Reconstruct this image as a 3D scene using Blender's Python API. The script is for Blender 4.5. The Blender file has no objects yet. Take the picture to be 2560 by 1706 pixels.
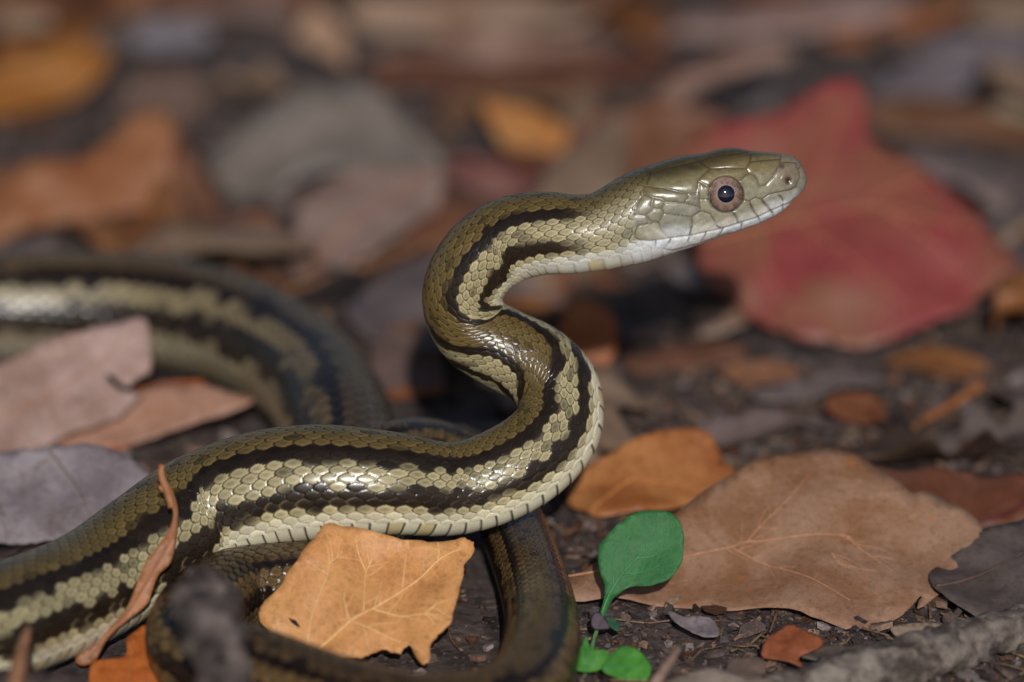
import bpy, bmesh, math, random
import numpy as np
from mathutils import Vector, Matrix
from mathutils.geometry import delaunay_2d_cdt
from mathutils.noise import noise as pnoise

R = math.radians
random.seed(7); rng = np.random.default_rng(7)
sc = bpy.context.scene
COL = sc.collection

# ------------------------------------------------------------------ camera
# The place is about 21 cm wide.  K: metres covered by one photograph pixel at the snake.
K = 0.208/2560.0
D = 1.20                      # distance camera -> snake's head
TH = R(20.0)
FWD = np.array([0, math.cos(TH), -math.sin(TH)])
UP = np.array([0, math.sin(TH), math.cos(TH)])
RT = np.array([1.0, 0, 0])
FOC = np.array([0, 0, 680*K*math.cos(TH)])
CAM = FOC - D*FWD

cam = bpy.data.cameras.new('camera'); camo = bpy.data.objects.new('camera', cam); COL.objects.link(camo)
camo.location = CAM.tolist(); camo.rotation_euler = (R(90)-TH, 0, 0)
cam.sensor_width = 36.0; cam.lens = 36.0*D/0.208
cam.clip_start = 0.05; cam.clip_end = 60
cam.dof.use_dof = True; cam.dof.focus_distance = D - 0.004
cam.dof.aperture_fstop = (cam.lens/1000.0)/0.034
sc.camera = camo

# ------------------------------------------------------------------ light
SUN_EL, SUN_AZ = 28.0, 3.0           # azimuth measured from straight behind the camera, minus = left
to_sun = Vector((math.sin(R(SUN_AZ))*math.cos(R(SUN_EL)), -math.cos(R(SUN_AZ))*math.cos(R(SUN_EL)), math.sin(R(SUN_EL))))
sun = bpy.data.lights.new('sun', 'SUN'); suno = bpy.data.objects.new('sun', sun); COL.objects.link(suno)
sun.energy = 2.9; sun.angle = R(0.7); sun.color = (1.0, 0.98, 0.955)
suno.rotation_euler = to_sun.to_track_quat('Z', 'Y').to_euler(); suno.location = (to_sun*2)
w = bpy.data.worlds.new('World'); sc.world = w; w.use_nodes = True
nt = w.node_tree; bg = nt.nodes['Background']
sky = nt.nodes.new('ShaderNodeTexSky'); sky.sky_type = 'NISHITA'; sky.sun_disc = False
sky.sun_elevation = R(SUN_EL); sky.sun_rotation = math.atan2(to_sun.x, to_sun.y)
nt.links.new(sky.outputs[0], bg.inputs[0]); bg.inputs[1].default_value = 0.05
sc.view_settings.view_transform = 'Standard'; sc.view_settings.look = 'None'
sc.view_settings.gamma = 1.0; sc.view_settings.exposure = -0.12
sc.render.engine = 'CYCLES'; sc.cycles.use_denoising = True
sc.cycles.max_bounces = 6; sc.cycles.caustics_reflective = False; sc.cycles.caustics_refractive = False

# ------------------------------------------------------------------ helpers
def P(px, py, d):
    """point seen at photo pixel, d pixels (x K) beyond the snake's plane"""
    q = FWD + RT*((px-1280)*K/D) + UP*((853-py)*K/D)
    return CAM + (D+d*K)*q
def G(px, py, z):
    """point seen at photo pixel, z pixels (x K) above the ground"""
    q = FWD + RT*((px-1280)*K/D) + UP*((853-py)*K/D)
    return CAM + q*((z*K-CAM[2])/q[2])
def project(p):
    v = p - CAM
    dz = v@FWD
    return 1280+(v@RT)/dz*D/K, 853-(v@UP)/dz*D/K

def lin(c):
    c = np.asarray(c, float)/255.0
    return np.where(c <= 0.04045, c/12.92, ((c+0.055)/1.055)**2.4)
def col4(c): return (*lin(c).tolist(), 1.0)

def tag(o, label=None, cat=None, group=None, kind=None):
    if label: o['label'] = label
    if cat: o['category'] = cat
    if group: o['group'] = group
    if kind: o['kind'] = kind
    return o
def empty(name, loc=(0,0,0)):
    o = bpy.data.objects.new(name, None); COL.objects.link(o); o.location = loc; o.empty_display_size = 0.01
    return o
def mesh_obj(name, verts, faces, mat, parent=None, smooth=True):
    me = bpy.data.meshes.new(name)
    me.from_pydata([tuple(map(float, v)) for v in verts], [], [tuple(map(int, f)) for f in faces]); me.update()
    if smooth: me.polygons.foreach_set('use_smooth', [True]*len(me.polygons))
    if mat: me.materials.append(mat)
    o = bpy.data.objects.new(name, me); COL.objects.link(o)
    if parent: o.parent = parent
    return o
def quad_grid_mesh(name, V, closed=True, colors=None, mat=None):
    """V: (n, m, 3) rings"""
    n, m, _ = V.shape
    me = bpy.data.meshes.new(name)
    me.vertices.add(n*m); me.vertices.foreach_set('co', V.reshape(-1).astype(np.float32))
    i = np.arange(n-1)[:, None]; mm = m if closed else m-1
    j = np.arange(mm)[None, :]; j2 = (j+1) % m
    F = np.stack([i*m+j, i*m+j2, (i+1)*m+j2, (i+1)*m+j], -1).reshape(-1, 4)
    me.loops.add(F.size); me.loops.foreach_set('vertex_index', F.reshape(-1).astype(np.int32))
    me.polygons.add(len(F)); me.polygons.foreach_set('loop_start', (np.arange(len(F))*4).astype(np.int32))
    me.polygons.foreach_set('use_smooth', np.ones(len(F), bool))
    me.update(calc_edges=True)
    if colors is not None:
        at = me.color_attributes.new('pigment', 'FLOAT_COLOR', 'POINT')
        c = np.ones((n*m, 4), np.float32); c[:, :3] = colors.reshape(-1, 3)
        at.data.foreach_set('color', c.reshape(-1))
    if mat: me.materials.append(mat)
    return me

def sstep(a, b, x):
    t = np.clip((x-a)/(b-a), 0, 1); return t*t*(3-2*t)
def catmull(pts, n=6, closed=False):
    pts = np.asarray(pts, float); N = len(pts); out = []
    rngi = range(N) if closed else range(N-1)
    for i in rngi:
        p1, p2 = pts[i], pts[(i+1) % N]
        p0 = pts[(i-1) % N] if closed else pts[max(i-1, 0)]
        p3 = pts[(i+2) % N] if closed else pts[min(i+2, N-1)]
        for k in range(n):
            t = k/n
            out.append(0.5*((2*p1)+(-p0+p2)*t+(2*p0-5*p1+4*p2-p3)*t*t+(-p0+3*p1-3*p2+p3)*t**3))
    if not closed: out.append(pts[-1])
    return np.array(out)

# ------------------------------------------------------------------ materials
def new_mat(name):
    m = bpy.data.materials.new(name); m.use_nodes = True
    nt = m.node_tree; return m, nt, nt.nodes['Principled BSDF']
def N_(nt, t, **kw):
    n = nt.nodes.new(t)
    for k, v in kw.items(): setattr(n, k, v)
    return n
def mixc(nt, fac, a, b):
    n = N_(nt, 'ShaderNodeMix', data_type='RGBA')
    for s, v in ((0, fac), (6, a), (7, b)):
        if hasattr(v, 'links'): nt.links.new(v, n.inputs[s])
        else: n.inputs[s].default_value = v
    return n.outputs[2]
def ramp(nt, x, a, b):
    n = N_(nt, 'ShaderNodeMapRange'); n.interpolation_type = 'SMOOTHSTEP'
    nt.links.new(x, n.inputs[0]); n.inputs[1].default_value = a; n.inputs[2].default_value = b
    return n.outputs[0]
_lm = {}
def leaf_mat(c1, c2, spot=(50, 32, 22), spots=0.5, rough=0.55, ret=0.25, seed=0.0, scale=1.0, streak=None):
    key = (c1, c2, spot, spots, rough, ret, seed, scale)
    if key in _lm: return _lm[key]
    m, nt, b = new_mat('leaf_surface')
    tc = N_(nt, 'ShaderNodeTexCoord'); mp = N_(nt, 'ShaderNodeMapping')
    mp.inputs['Location'].default_value = (seed, seed*1.7, seed*.6)
    nt.links.new(tc.outputs['Object'], mp.inputs[0]); v = mp.outputs[0]
    def noise(s, det=4, rough_=.6, dist=0.0):
        n = N_(nt, 'ShaderNodeTexNoise'); nt.links.new(v, n.inputs['Vector'])
        n.inputs['Scale'].default_value = s*scale; n.inputs['Detail'].default_value = det
        n.inputs['Roughness'].default_value = rough_; n.inputs['Distortion'].default_value = dist
        return n.outputs[0]
    base = mixc(nt, ramp(nt, noise(75, 5, .65, .6), .36, .64), col4(c1), col4(c2))
    dark = tuple(int(x*.62) for x in c1); light = tuple(min(255, int(x*1.16)+6) for x in c2)
    base = mixc(nt, ramp(nt, noise(900, 3, .7), .45, .75), base, mixc(nt, .45, base, col4(dark)))
    base = mixc(nt, ramp(nt, noise(260, 4, .7), .52, .8), base, mixc(nt, .5, base, col4(light)))
    vo = N_(nt, 'ShaderNodeTexVoronoi', feature='DISTANCE_TO_EDGE'); nt.links.new(v, vo.inputs['Vector']); vo.inputs['Scale'].default_value = 1100*scale
    vein = ramp(nt, vo.outputs['Distance'], .0, .10)
    base = mixc(nt, vein, mixc(nt, ret, base, col4(light)), base)
    vs = N_(nt, 'ShaderNodeTexVoronoi', feature='F1'); nt.links.new(v, vs.inputs['Vector']); vs.inputs['Scale'].default_value = 190*scale
    sp = N_(nt, 'ShaderNodeMath', operation='MULTIPLY'); nt.links.new(ramp(nt, vs.outputs['Distance'], .22, .06), sp.inputs[0]); nt.links.new(ramp(nt, noise(60, 2), .5, .62), sp.inputs[1])
    sm = N_(nt, 'ShaderNodeMath', operation='MULTIPLY'); nt.links.new(sp.outputs[0], sm.inputs[0]); sm.inputs[1].default_value = spots
    base = mixc(nt, sm.outputs[0], base, col4(spot))
    nt.links.new(base, b.inputs['Base Color'])
    b.inputs['Roughness'].default_value = rough; b.inputs['Specular IOR Level'].default_value = 0.4
    bp = N_(nt, 'ShaderNodeBump'); bp.inputs['Strength'].default_value = .45; bp.inputs['Distance'].default_value = .00025
    ad = N_(nt, 'ShaderNodeMath', operation='ADD'); nt.links.new(noise(1700, 3, .6), ad.inputs[0]); nt.links.new(noise(420, 5, .7), ad.inputs[1])
    nt.links.new(ad.outputs[0], bp.inputs['Height']); nt.links.new(bp.outputs[0], b.inputs['Normal'])
    _lm[key] = m
    return m
_pm = {}
def plain_mat(name, c1, c2, s=300, rough=.6, bump=.4, bd=.0005, stretch=(1,1,1), spec=.4):
    key = (name, c1, c2)
    if key in _pm: return _pm[key]
    m, nt, b = new_mat(name)
    tc = N_(nt, 'ShaderNodeTexCoord'); mp = N_(nt, 'ShaderNodeMapping'); mp.inputs['Scale'].default_value = stretch
    nt.links.new(tc.outputs['Object'], mp.inputs[0])
    n = N_(nt, 'ShaderNodeTexNoise'); nt.links.new(mp.outputs[0], n.inputs['Vector']); n.inputs['Scale'].default_value = s; n.inputs['Detail'].default_value = 6; n.inputs['Roughness'].default_value = .7
    nt.links.new(mixc(nt, ramp(nt, n.outputs[0], .35, .68), col4(c1), col4(c2)), b.inputs['Base Color'])
    b.inputs['Roughness'].default_value = rough; b.inputs['Specular IOR Level'].default_value = spec
    bp = N_(nt, 'ShaderNodeBump'); bp.inputs['Strength'].default_value = bump; bp.inputs['Distance'].default_value = bd
    nt.links.new(n.outputs[0], bp.inputs['Height']); nt.links.new(bp.outputs[0], b.inputs['Normal'])
    _pm[key] = m
    return m
def attr_mat(name, rough=.7, spec=.3, coat=0.0, noise_s=900, bump=.3, bd=.0003, var=.25):
    m, nt, b = new_mat(name)
    a = N_(nt, 'ShaderNodeAttribute'); a.attribute_name = 'pigment'
    tc = N_(nt, 'ShaderNodeTexCoord')
    n = N_(nt, 'ShaderNodeTexNoise'); nt.links.new(tc.outputs['Object'], n.inputs['Vector']); n.inputs['Scale'].default_value = noise_s; n.inputs['Detail'].default_value = 4
    hv = N_(nt, 'ShaderNodeHueSaturation'); nt.links.new(a.outputs['Color'], hv.inputs['Color'])
    mr = N_(nt, 'ShaderNodeMapRange'); nt.links.new(n.outputs[0], mr.inputs[0]); mr.inputs[1].default_value = .3; mr.inputs[2].default_value = .7; mr.inputs[3].default_value = 1-var; mr.inputs[4].default_value = 1+var
    nt.links.new(mr.outputs[0], hv.inputs['Value']); nt.links.new(hv.outputs[0], b.inputs['Base Color'])
    b.inputs['Roughness'].default_value = rough; b.inputs['Specular IOR Level'].default_value = spec; b.inputs['Coat Weight'].default_value = coat; b.inputs['Coat Roughness'].default_value = .18
    bp = N_(nt, 'ShaderNodeBump'); bp.inputs['Strength'].default_value = bump; bp.inputs['Distance'].default_value = bd
    nt.links.new(n.outputs[0], bp.inputs['Height']); nt.links.new(bp.outputs[0], b.inputs['Normal'])
    return m

# ------------------------------------------------------------------ ground
def ground_height(x, y):
    v = Vector((x*22, y*22, 3.1)); h = pnoise(v)*.0022
    v2 = Vector((x*90, y*90, 1.7)); h += pnoise(v2)*.0012
    v3 = Vector((x*300, y*300, 5.7)); h += pnoise(v3)*.0006
    return h - .0022
def build_ground():
    xs = np.concatenate([np.linspace(-6, -.45, 16)[:-1], np.linspace(-.45, .45, 260), np.linspace(.45, 6, 16)[1:]])
    ys = np.concatenate([np.linspace(-4, -.25, 14)[:-1], np.linspace(-.25, .75, 290), np.linspace(.75, 12, 20)[1:]])
    V = np.zeros((len(ys), len(xs), 3))
    for j, y in enumerate(ys):
        for i, x in enumerate(xs):
            V[j, i] = (x, y, ground_height(x, y))
    m, nt, b = new_mat('soil')
    tc = N_(nt, 'ShaderNodeTexCoord')
    def noise(s, det=6):
        n = N_(nt, 'ShaderNodeTexNoise'); nt.links.new(tc.outputs['Object'], n.inputs['Vector']); n.inputs['Scale'].default_value = s; n.inputs['Detail'].default_value = det; n.inputs['Roughness'].default_value = .7
        return n.outputs[0]
    c = mixc(nt, ramp(nt, noise(120), .35, .65), col4((52, 41, 38)), col4((104, 88, 82)))
    c = mixc(nt, ramp(nt, noise(700), .5, .75), c, col4((140, 124, 118)))
    nt.links.new(c, b.inputs['Base Color']); b.inputs['Roughness'].default_value = .8
    bp = N_(nt, 'ShaderNodeBump'); bp.inputs['Strength'].default_value = .9; bp.inputs['Distance'].default_value = .0015
    nt.links.new(noise(500, 8), bp.inputs['Height']); nt.links.new(bp.outputs[0], b.inputs['Normal'])
    me = quad_grid_mesh('ground', V, closed=False, mat=m)
    o = bpy.data.objects.new('ground', me); COL.objects.link(o)
    tag(o, 'dark brown soil under the leaf litter', kind='structure')
build_ground()

# ------------------------------------------------------------------ the snake
Z0, ZX, ZY = 3.564, 1400, 340            # measuring grid used for the head
def zp(p): return (ZX+p[0]/Z0, ZY+p[1]/Z0)
TOPC = [(0,585),(120,570),(240,540),(400,470),(500,400),(600,340),(700,300),(800,270),(950,220),(1100,180),(1300,160),(1400,125),(1500,108),(1600,110),(1700,140),(1800,150),(1970,160),(2080,190),(2150,250),(2190,320),(2203,390)]
BOTC = [(0,1278),(180,1250),(330,1230),(500,1190),(700,1140),(850,1090),(1000,1040),(1200,980),(1400,910),(1600,840),(1800,770),(1950,690),(2040,625),(2085,560),(2130,520),(2180,465),(2203,390)]
tip = np.array(zp((2203, 390)))
ax2 = np.array([.970, -.2425]); up2 = np.array([-.2425, -.970])
def th(c):
    q = np.array([zp(p) for p in c]) - tip
    t = -(q@ax2); h = q@up2
    o = np.argsort(t); return t[o], h[o]
tT, hT = th(TOPC); tB, hB = th(BOTC)
tT[0] = 0; tB[0] = 0
tt = np.concatenate([[0, 1.5, 4, 8, 13, 19, 26, 34], np.arange(44, 545, 12.0)])
def pch(t, xs, ys):
    return np.interp(t, xs, ys)
topv, botv = pch(tt, tT, hT), pch(tt, tB, hB)
topv[0] = botv[0] = 0
for _ in range(2):
    k = slice(8, -1); topv[k] = (topv[7:-2]+2*topv[8:-1]+topv[9:])/4; botv[k] = (botv[7:-2]+2*botv[8:-1]+botv[9:])/4
mid, hv = (topv+botv)/2, (topv-botv)/2
wid = np.interp(tt, [0, 1.5, 4, 8, 15, 30, 60, 110, 170, 215, 270, 330, 400, 460, 545], [0, 11, 19, 27, 36, 46, 56, 65, 77, 85, 92, 99, 102, 101, 98])
nodes = []      # centre, vertical radius, horizontal radius, dorsal direction
def dv(r, u, c):
    v = RT*r + UP*u - FWD*c
    return v/np.linalg.norm(v)
for t, m_, h_, w_ in zip(tt, mid, hv, wid):
    p2 = tip - ax2*t + up2*m_
    nodes.append((P(p2[0], p2[1], 0), h_, w_, dv(0, 1, .22 + .0002*t)))
NHEAD = len(nodes)
WU = (0, .94, .34)
body = [
 (1430,589,'d',8,101,(-.02,1,.42)), (1355,586,'d',32,105,(-.08,1,.62)), (1268,604,'d',70,108,(-.35,.9,.78)), (1196,655,'d',84,104,(-.7,.6,.85)),
 (1156,740,'d',104,100,(-.8,.08,.68)), (1182,822,'d',120,99,(-.35,.3,.9)), (1258,872,'d',126,101,(.25,.38,.89)), (1345,918,'d',120,105,(-.1,.25,.95)),
 (1399,990,'d',98,107,(-.75,.1,.62)), (1388,1085,'d',60,112,(-.72,.52,.5)), (1290,1172,'d',20,117,(-.45,.8,.42)), (1140,1225,'d',0,118,(-.1,.95,.34)),
 (965,1212,'d',-40,132,WU), (800,1210,'d',-30,146,WU), (650,1230,'d',-10,149,WU), (500,1285,'d',0,148,WU), (370,1372,'d',-80,145,WU),
 (235,1462,'z',141,141,WU), (80,1532,'z',141,142,WU), (-120,1590,'z',145,146,WU), (-480,1540,'z',149,150,WU), (-800,1290,'z',150,152,WU), (-830,1020,'z',150,153,WU),
 (-600,840,'z',150,154,WU), (-350,785,'z',151,155,WU), (-150,772,'z',152,155,WU), (0,773,'z',152,155,WU), (200,770,'z',152,155,WU), (400,782,'z',152,155,(.06,.95,.3)),
 (560,822,'z',150,153,(.2,.92,.26)), (700,892,'z',149,151,(.36,.84,.28)), (795,975,'z',147,149,(.46,.78,.3)), (843,1075,'z',144,146,(.5,.75,.32)), (890,1190,'z',130,132,(.3,.85,.3)), (925,1310,'z',112,114,WU),
 (905,1405,'z',104,106,WU), (810,1452,'z',101,102,WU), (690,1462,'z',100,101,WU), (575,1482,'z',102,103,WU), (500,1540,'z',106,107,WU), (480,1612,'z',107,108,WU),
 (530,1660,'z',107,108,WU), (635,1684,'z',106,107,WU), (765,1728,'z',104,105,WU), (905,1772,'z',102,103,WU), (1050,1797,'z',99,100,WU), (1200,1783,'z',96,97,WU),
 (1300,1732,'z',93,94,WU), (1350,1642,'z',90,91,WU), (1354,1550,'z',86,87,WU), (1331,1450,'z',83,84,WU), (1296,1355,'z',83,82,WU), (1262,1270,'z',98,78,WU),
 (1215,1190,'z',135,73,WU), (1140,1136,'z',195,67,WU), (1050,1106,'z',262,61,WU), (955,1116,'z',305,54,WU), (888,1140,'z',290,46,WU), (820,1165,'z',235,36,WU),
 (765,1182,'z',175,25,WU), (715,1195,'z',120,13,WU), (690,1202,'z',95,3,WU)]
for x, y, md, v, r, dd in body:
    c = P(x, y, v) if md == 'd' else G(x, y, v)
    nodes.append((c, r, r, dv(*dd)))

def build_snake():
    C = np.array([n[0] for n in nodes]); A = np.array([[n[1], n[2]] for n in nodes])*K; DV = np.array([n[3] for n in nodes])
    hb = C[:NHEAD]
    allv = np.concatenate([C, A, DV], 1)
    # non-uniform Catmull-Rom through the body (head kept as measured)
    def cr(seg, n):
        N = len(seg); t = np.concatenate([[0], np.cumsum(np.maximum(np.linalg.norm(np.diff(seg[:, :3], axis=0), axis=1), 1e-6)**.6)])
        out = []
        for i in range(N-1):
            h = t[i+1]-t[i]
            m1 = (seg[i+1]-seg[i-1])/(t[i+1]-t[i-1]) if i > 0 else (seg[i+1]-seg[i])/h
            m2 = (seg[i+2]-seg[i])/(t[i+2]-t[i]) if i+2 < N else (seg[i+1]-seg[i])/h
            s = np.linspace(0, 1, n, endpoint=False)[:, None]
            out.append((2*s**3-3*s**2+1)*seg[i]+(s**3-2*s**2+s)*h*m1+(-2*s**3+3*s**2)*seg[i+1]+(s**3-s**2)*h*m2)
        out.append(seg[-1:]); return np.concatenate(out)
    fine = cr(allv, 24)
    ds = np.linalg.norm(np.diff(fine[:, :3], axis=0), axis=1); S = np.concatenate([[0], np.cumsum(ds)])
    # sampling steps: very fine on the head, fine where sharp, coarser where blurred
    L = S[-1]; s = [0.0]
    sh_end = 3600*K
    while s[-1] < L:
        x = s[-1]/K
        st = (.5+x*.12) if x < 14 else 2.2 if x < 640 else 2.5 if x < 3100 else 4.8
        s.append(s[-1]+st*K)
    s = np.array(s); s[-1] = L
    smp = np.stack([np.interp(s, S, fine[:, k]) for k in range(fine.shape[1])], 1)
    # smooth the centre line a little beyond the head
    nh = int(np.searchsorted(s, 420*K))
    for _ in range(30):
        q = smp[nh:-1].copy(); q = (smp[nh-1:-2]+2*smp[nh:-1]+smp[nh+1:])/4; smp[nh:-1] = q
    c = smp[:, :3]; rv = np.maximum(smp[:, 3], 1e-5); rw = np.maximum(smp[:, 4], 1e-5); dd = smp[:, 5:8]
    T = -np.gradient(c, axis=0)          # towards the head
    T /= np.linalg.norm(T, axis=1)[:, None]+1e-12
    hax = RT*ax2[0]-UP*ax2[1]; hax /= np.linalg.norm(hax)
    wgt = sstep(430*K, 560*K, s)[:, None]
    T = hax*(1-wgt)+T*wgt; T /= np.linalg.norm(T, axis=1)[:, None]
    dd = dd - (dd*T).sum(1)[:, None]*T; dd /= np.linalg.norm(dd, axis=1)[:, None]
    B = np.cross(T, dd)                  # snake's left (+) ... right side is -B (faces the camera at the head)
    M = 320; ph = (np.arange(M)/M)*2*np.pi - np.pi        # -pi..pi, 0 = dorsal
    n = len(s)
    headw = 1-sstep(430*K, 600*K, s)
    ex = 1-.16*headw*sstep(6*K, 60*K, s)
    cs, sn = np.cos(ph)[None], np.sin(ph)[None]
    e = ex[:, None]
    cc = np.sign(cs)*np.abs(cs)**e; ssn = np.sign(sn)*np.abs(sn)**e
    vent = 1-.07*sstep(2.0, 2.9, np.abs(ph))[None]*(1-headw[:, None])
    # body a little rounded-triangular: broad belly, slight ridge
    V = c[:, None]+dd[:, None]*(rv[:, None]*cc*vent)[..., None]+B[:, None]*(rw[:, None]*ssn)[..., None]
    Nrm = dd[:, None]*cc[..., None]+B[:, None]*ssn[..., None]
    # ---- scale coordinates
    rr = np.sqrt(rv*rw)
    pitch = np.maximum(.285*rr, 4*K)
    pitch = pitch*(1+.35*sstep(6200, 7600, s/K))
    pitch = np.where(s < 520*K, 29*K, pitch)
    U = np.concatenate([[0], np.cumsum(np.diff(s)/((pitch[1:]+pitch[:-1])/2))])
    deg = np.degrees(ph)[None]+np.zeros((n, 1))
    ROW = 8.0*(1+.55*sstep(6200, 7600, s/K))[:, None]
    u = U[:, None]+np.zeros((1, M)); v = deg/ROW
    best = np.full((n, M), 1e9); ed = np.zeros((n, M)); du_b = np.zeros((n, M)); jr = np.zeros((n, M)); ir = np.zeros((n, M)); dv_b = np.zeros((n, M))
    a_, b_, p_ = .86, .80, 1.75
    r0 = np.round(v)
    for dj in (-1, 0, 1):
        j = r0+dj; o = .5*(np.abs(j) % 2); dvv = v-j
        for di in (-1, 0, 1):
            i = np.round(u-o)+di; cen = i+o; du = u-cen
            f = (np.abs(du/a_)**p_+np.abs(dvv/b_)**p_)
            ok = (f < 1) & (cen < best)
            best = np.where(ok, cen, best); ed = np.where(ok, 1-f**(1/p_), ed); du_b = np.where(ok, du, du_b); dv_b = np.where(ok, dvv, dv_b); jr = np.where(ok, j, jr); ir = np.where(ok, i, ir)
    hsh = lambda a, b, k: np.modf(np.abs(np.sin(a*12.9898+b*78.233+k*37.719))*43758.5453)[0]
    h1, h2, h3 = hsh(ir, jr, 1.), hsh(ir, jr, 2.), hsh(ir, jr, 3.)
    rampu = np.clip((du_b+a_)/(2*a_), 0, 1)
    hgt = (.25+.75*rampu)*(1-np.exp(-ed/.07)) + .14*np.clip(1-(du_b/.8)**2-(dv_b/.7)**2, 0, 1)
    # ---- ventral plates
    uv = u+.10*np.cos(np.radians(deg)*1.0); fr = np.modf(uv)[0]
    hv_ = (.3+.7*fr)*(1-np.exp(-(1-fr)/.05)); edv = np.minimum(1-fr, fr*1.2)
    ventm = sstep(113, 115, np.abs(deg))
    # ---- colour
    lerp = lambda a, b, t: a+(b-a)*t[..., None]
    one = np.ones((n, M))
    adeg = np.abs(jr*ROW)
    sN = (s/K)[:, None]*one
    rear = sstep(2900, 5200, sN)
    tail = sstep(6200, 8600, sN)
    tanc = lin((170, 157, 119))*one[..., None]; dors = lin((108, 90, 52))*one[..., None]
    tanc = lerp(tanc, lin((158, 144, 112))*one[..., None], rear); dors = lerp(dors, lin((100, 82, 60))*one[..., None], rear)
    tanc = lerp(tanc, lin((112, 88, 54))*one[..., None], tail); dors = lerp(dors, lin((86, 66, 41))*one[..., None], tail)  # browner tail, darkened further to paint in the shade on the front loop
    cream = lin((228, 219, 190))*one[..., None]; cream = lerp(cream, lin((222, 220, 210))*one[..., None], 1-sstep(560, 900, sN))
    lowl = lin((184, 170, 130))*one[..., None]
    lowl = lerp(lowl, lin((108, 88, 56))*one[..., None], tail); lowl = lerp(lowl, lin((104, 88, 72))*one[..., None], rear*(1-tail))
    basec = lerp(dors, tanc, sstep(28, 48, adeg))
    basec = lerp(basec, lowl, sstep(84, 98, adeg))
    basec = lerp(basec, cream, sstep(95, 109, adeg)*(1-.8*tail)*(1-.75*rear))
    basec = basec*(.84+.30*h1)[..., None]
    # grey-olive centre of each scale, pale rim
    cenr = np.sqrt(((du_b-.34)/.36)**2+(dv_b/.36)**2)
    blot = (1-sstep(.35, 1.0, cenr))*(.35+.5*h2)*(1-sstep(92, 106, adeg))
    basec = lerp(basec, basec*np.array([.50, .52, .56]), blot)
    basec = lerp(basec, basec*1.25, sstep(.85, 1.15, cenr)*.7)
    fleck = ((h2 > .9)*.45)[..., None]*(adeg < 96)[..., None]
    basec = basec*(1-fleck)
    # stripes
    wob = 1.8*np.sin(sN/97.)+1.4*np.sin(sN/41.+1.)
    amix = .8*adeg+.2*np.abs(deg)
    hwDL = 9.6+wob*.7+(h3-.5)*6.5 ; hwL = 10.2+wob+(h3-.5)*9
    midb = sstep(1500, 2500, sN)
    hwL = hwL+1.4*midb+5*rear*(1-tail); hwDL = hwDL+.8*midb
    kD = 1-sstep(hwDL-1.8, hwDL+1.8, np.abs(amix-37)); kL = 1-sstep(hwL-1.8, hwL+1.8, np.abs(amix-83))
    kD = kD*sstep(520, 640, sN+(h1-.5)*60); kL = kL*sstep(545, 640, sN+(h2-.5)*50)
    dark = lin((25, 17, 15))*one[..., None]*(.7+.6*h1)[..., None]
    dark = lerp(dark, dark*1.5+lin((30, 19, 12)), (.3*h2+.35*(kL > .5)*h3))
    basec = lerp(basec, dark, np.clip(np.maximum(kD, kL), 0, 1)*.97)
    tick = (1-sstep(.10, .26, ed))*(h1 > .5)*kL*midb*(adeg > 84)
    # dark scale edges
    edge = (1-sstep(.07, .22, ed))*(.86+.14*h3)
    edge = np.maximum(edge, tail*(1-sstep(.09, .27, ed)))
    edge = edge*(1-.6*sstep(95, 108, adeg))
    basec = lerp(basec, lin((34, 25, 18))*one[..., None], edge)
    basec = lerp(basec, lin((176, 160, 116))*one[..., None], tick*.28*(1-tail)*(1-.6*rear))
    vc = lerp(cream, lin((242, 236, 204))*one[..., None], hsh(np.floor(uv), one, 5.)*.7)
    vc = lerp(vc, lin((214, 190, 120))*one[..., None], (hsh(np.floor(uv), one, 9.) > .72)*.6)
    vc = lerp(vc, lin((50, 42, 38))*one[..., None], (1-sstep(.03, .12, edv))*np.where(sN < 900, .30, .92))
    vc = lerp(vc, lin((122, 110, 92))*one[..., None], rear*.8)
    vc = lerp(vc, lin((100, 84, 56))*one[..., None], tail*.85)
    basec = lerp(basec, vc, ventm)
    hgt = hgt*(1-ventm)+hv_*1.1*ventm
    amp = .021*rr[:, None]*np.where(sN < 640, .8, 1.)*(1+1.3*tail+.5*rear)
    # ---- head shields
    nhd = int(np.searchsorted(s, 640*K)); Hh = slice(0, nhd)
    Vh = V[Hh]
    # the side facing the camera is -B: use it for both sides (mirror)
    mir = (M-np.arange(M)) % M
    side = (np.arange(M) > M//2)                        # ph > 0
    tst = project(Vh[nhd//2, M//4]); 
    near_neg = ((Vh[nhd//2, M//4]-CAM)@FWD) < ((Vh[nhd//2, 3*M//4]-CAM)@FWD)
    src = np.where(side if near_neg else ~side, mir, np.arange(M))
    Vs = Vh[:, src]
    d_ = (Vs-CAM); dz = d_@FWD
    zx = ((1280+(d_@RT)/dz*D/K)-ZX)*Z0; zy = ((853-(d_@UP)/dz*D/K)-ZY)*Z0
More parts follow.
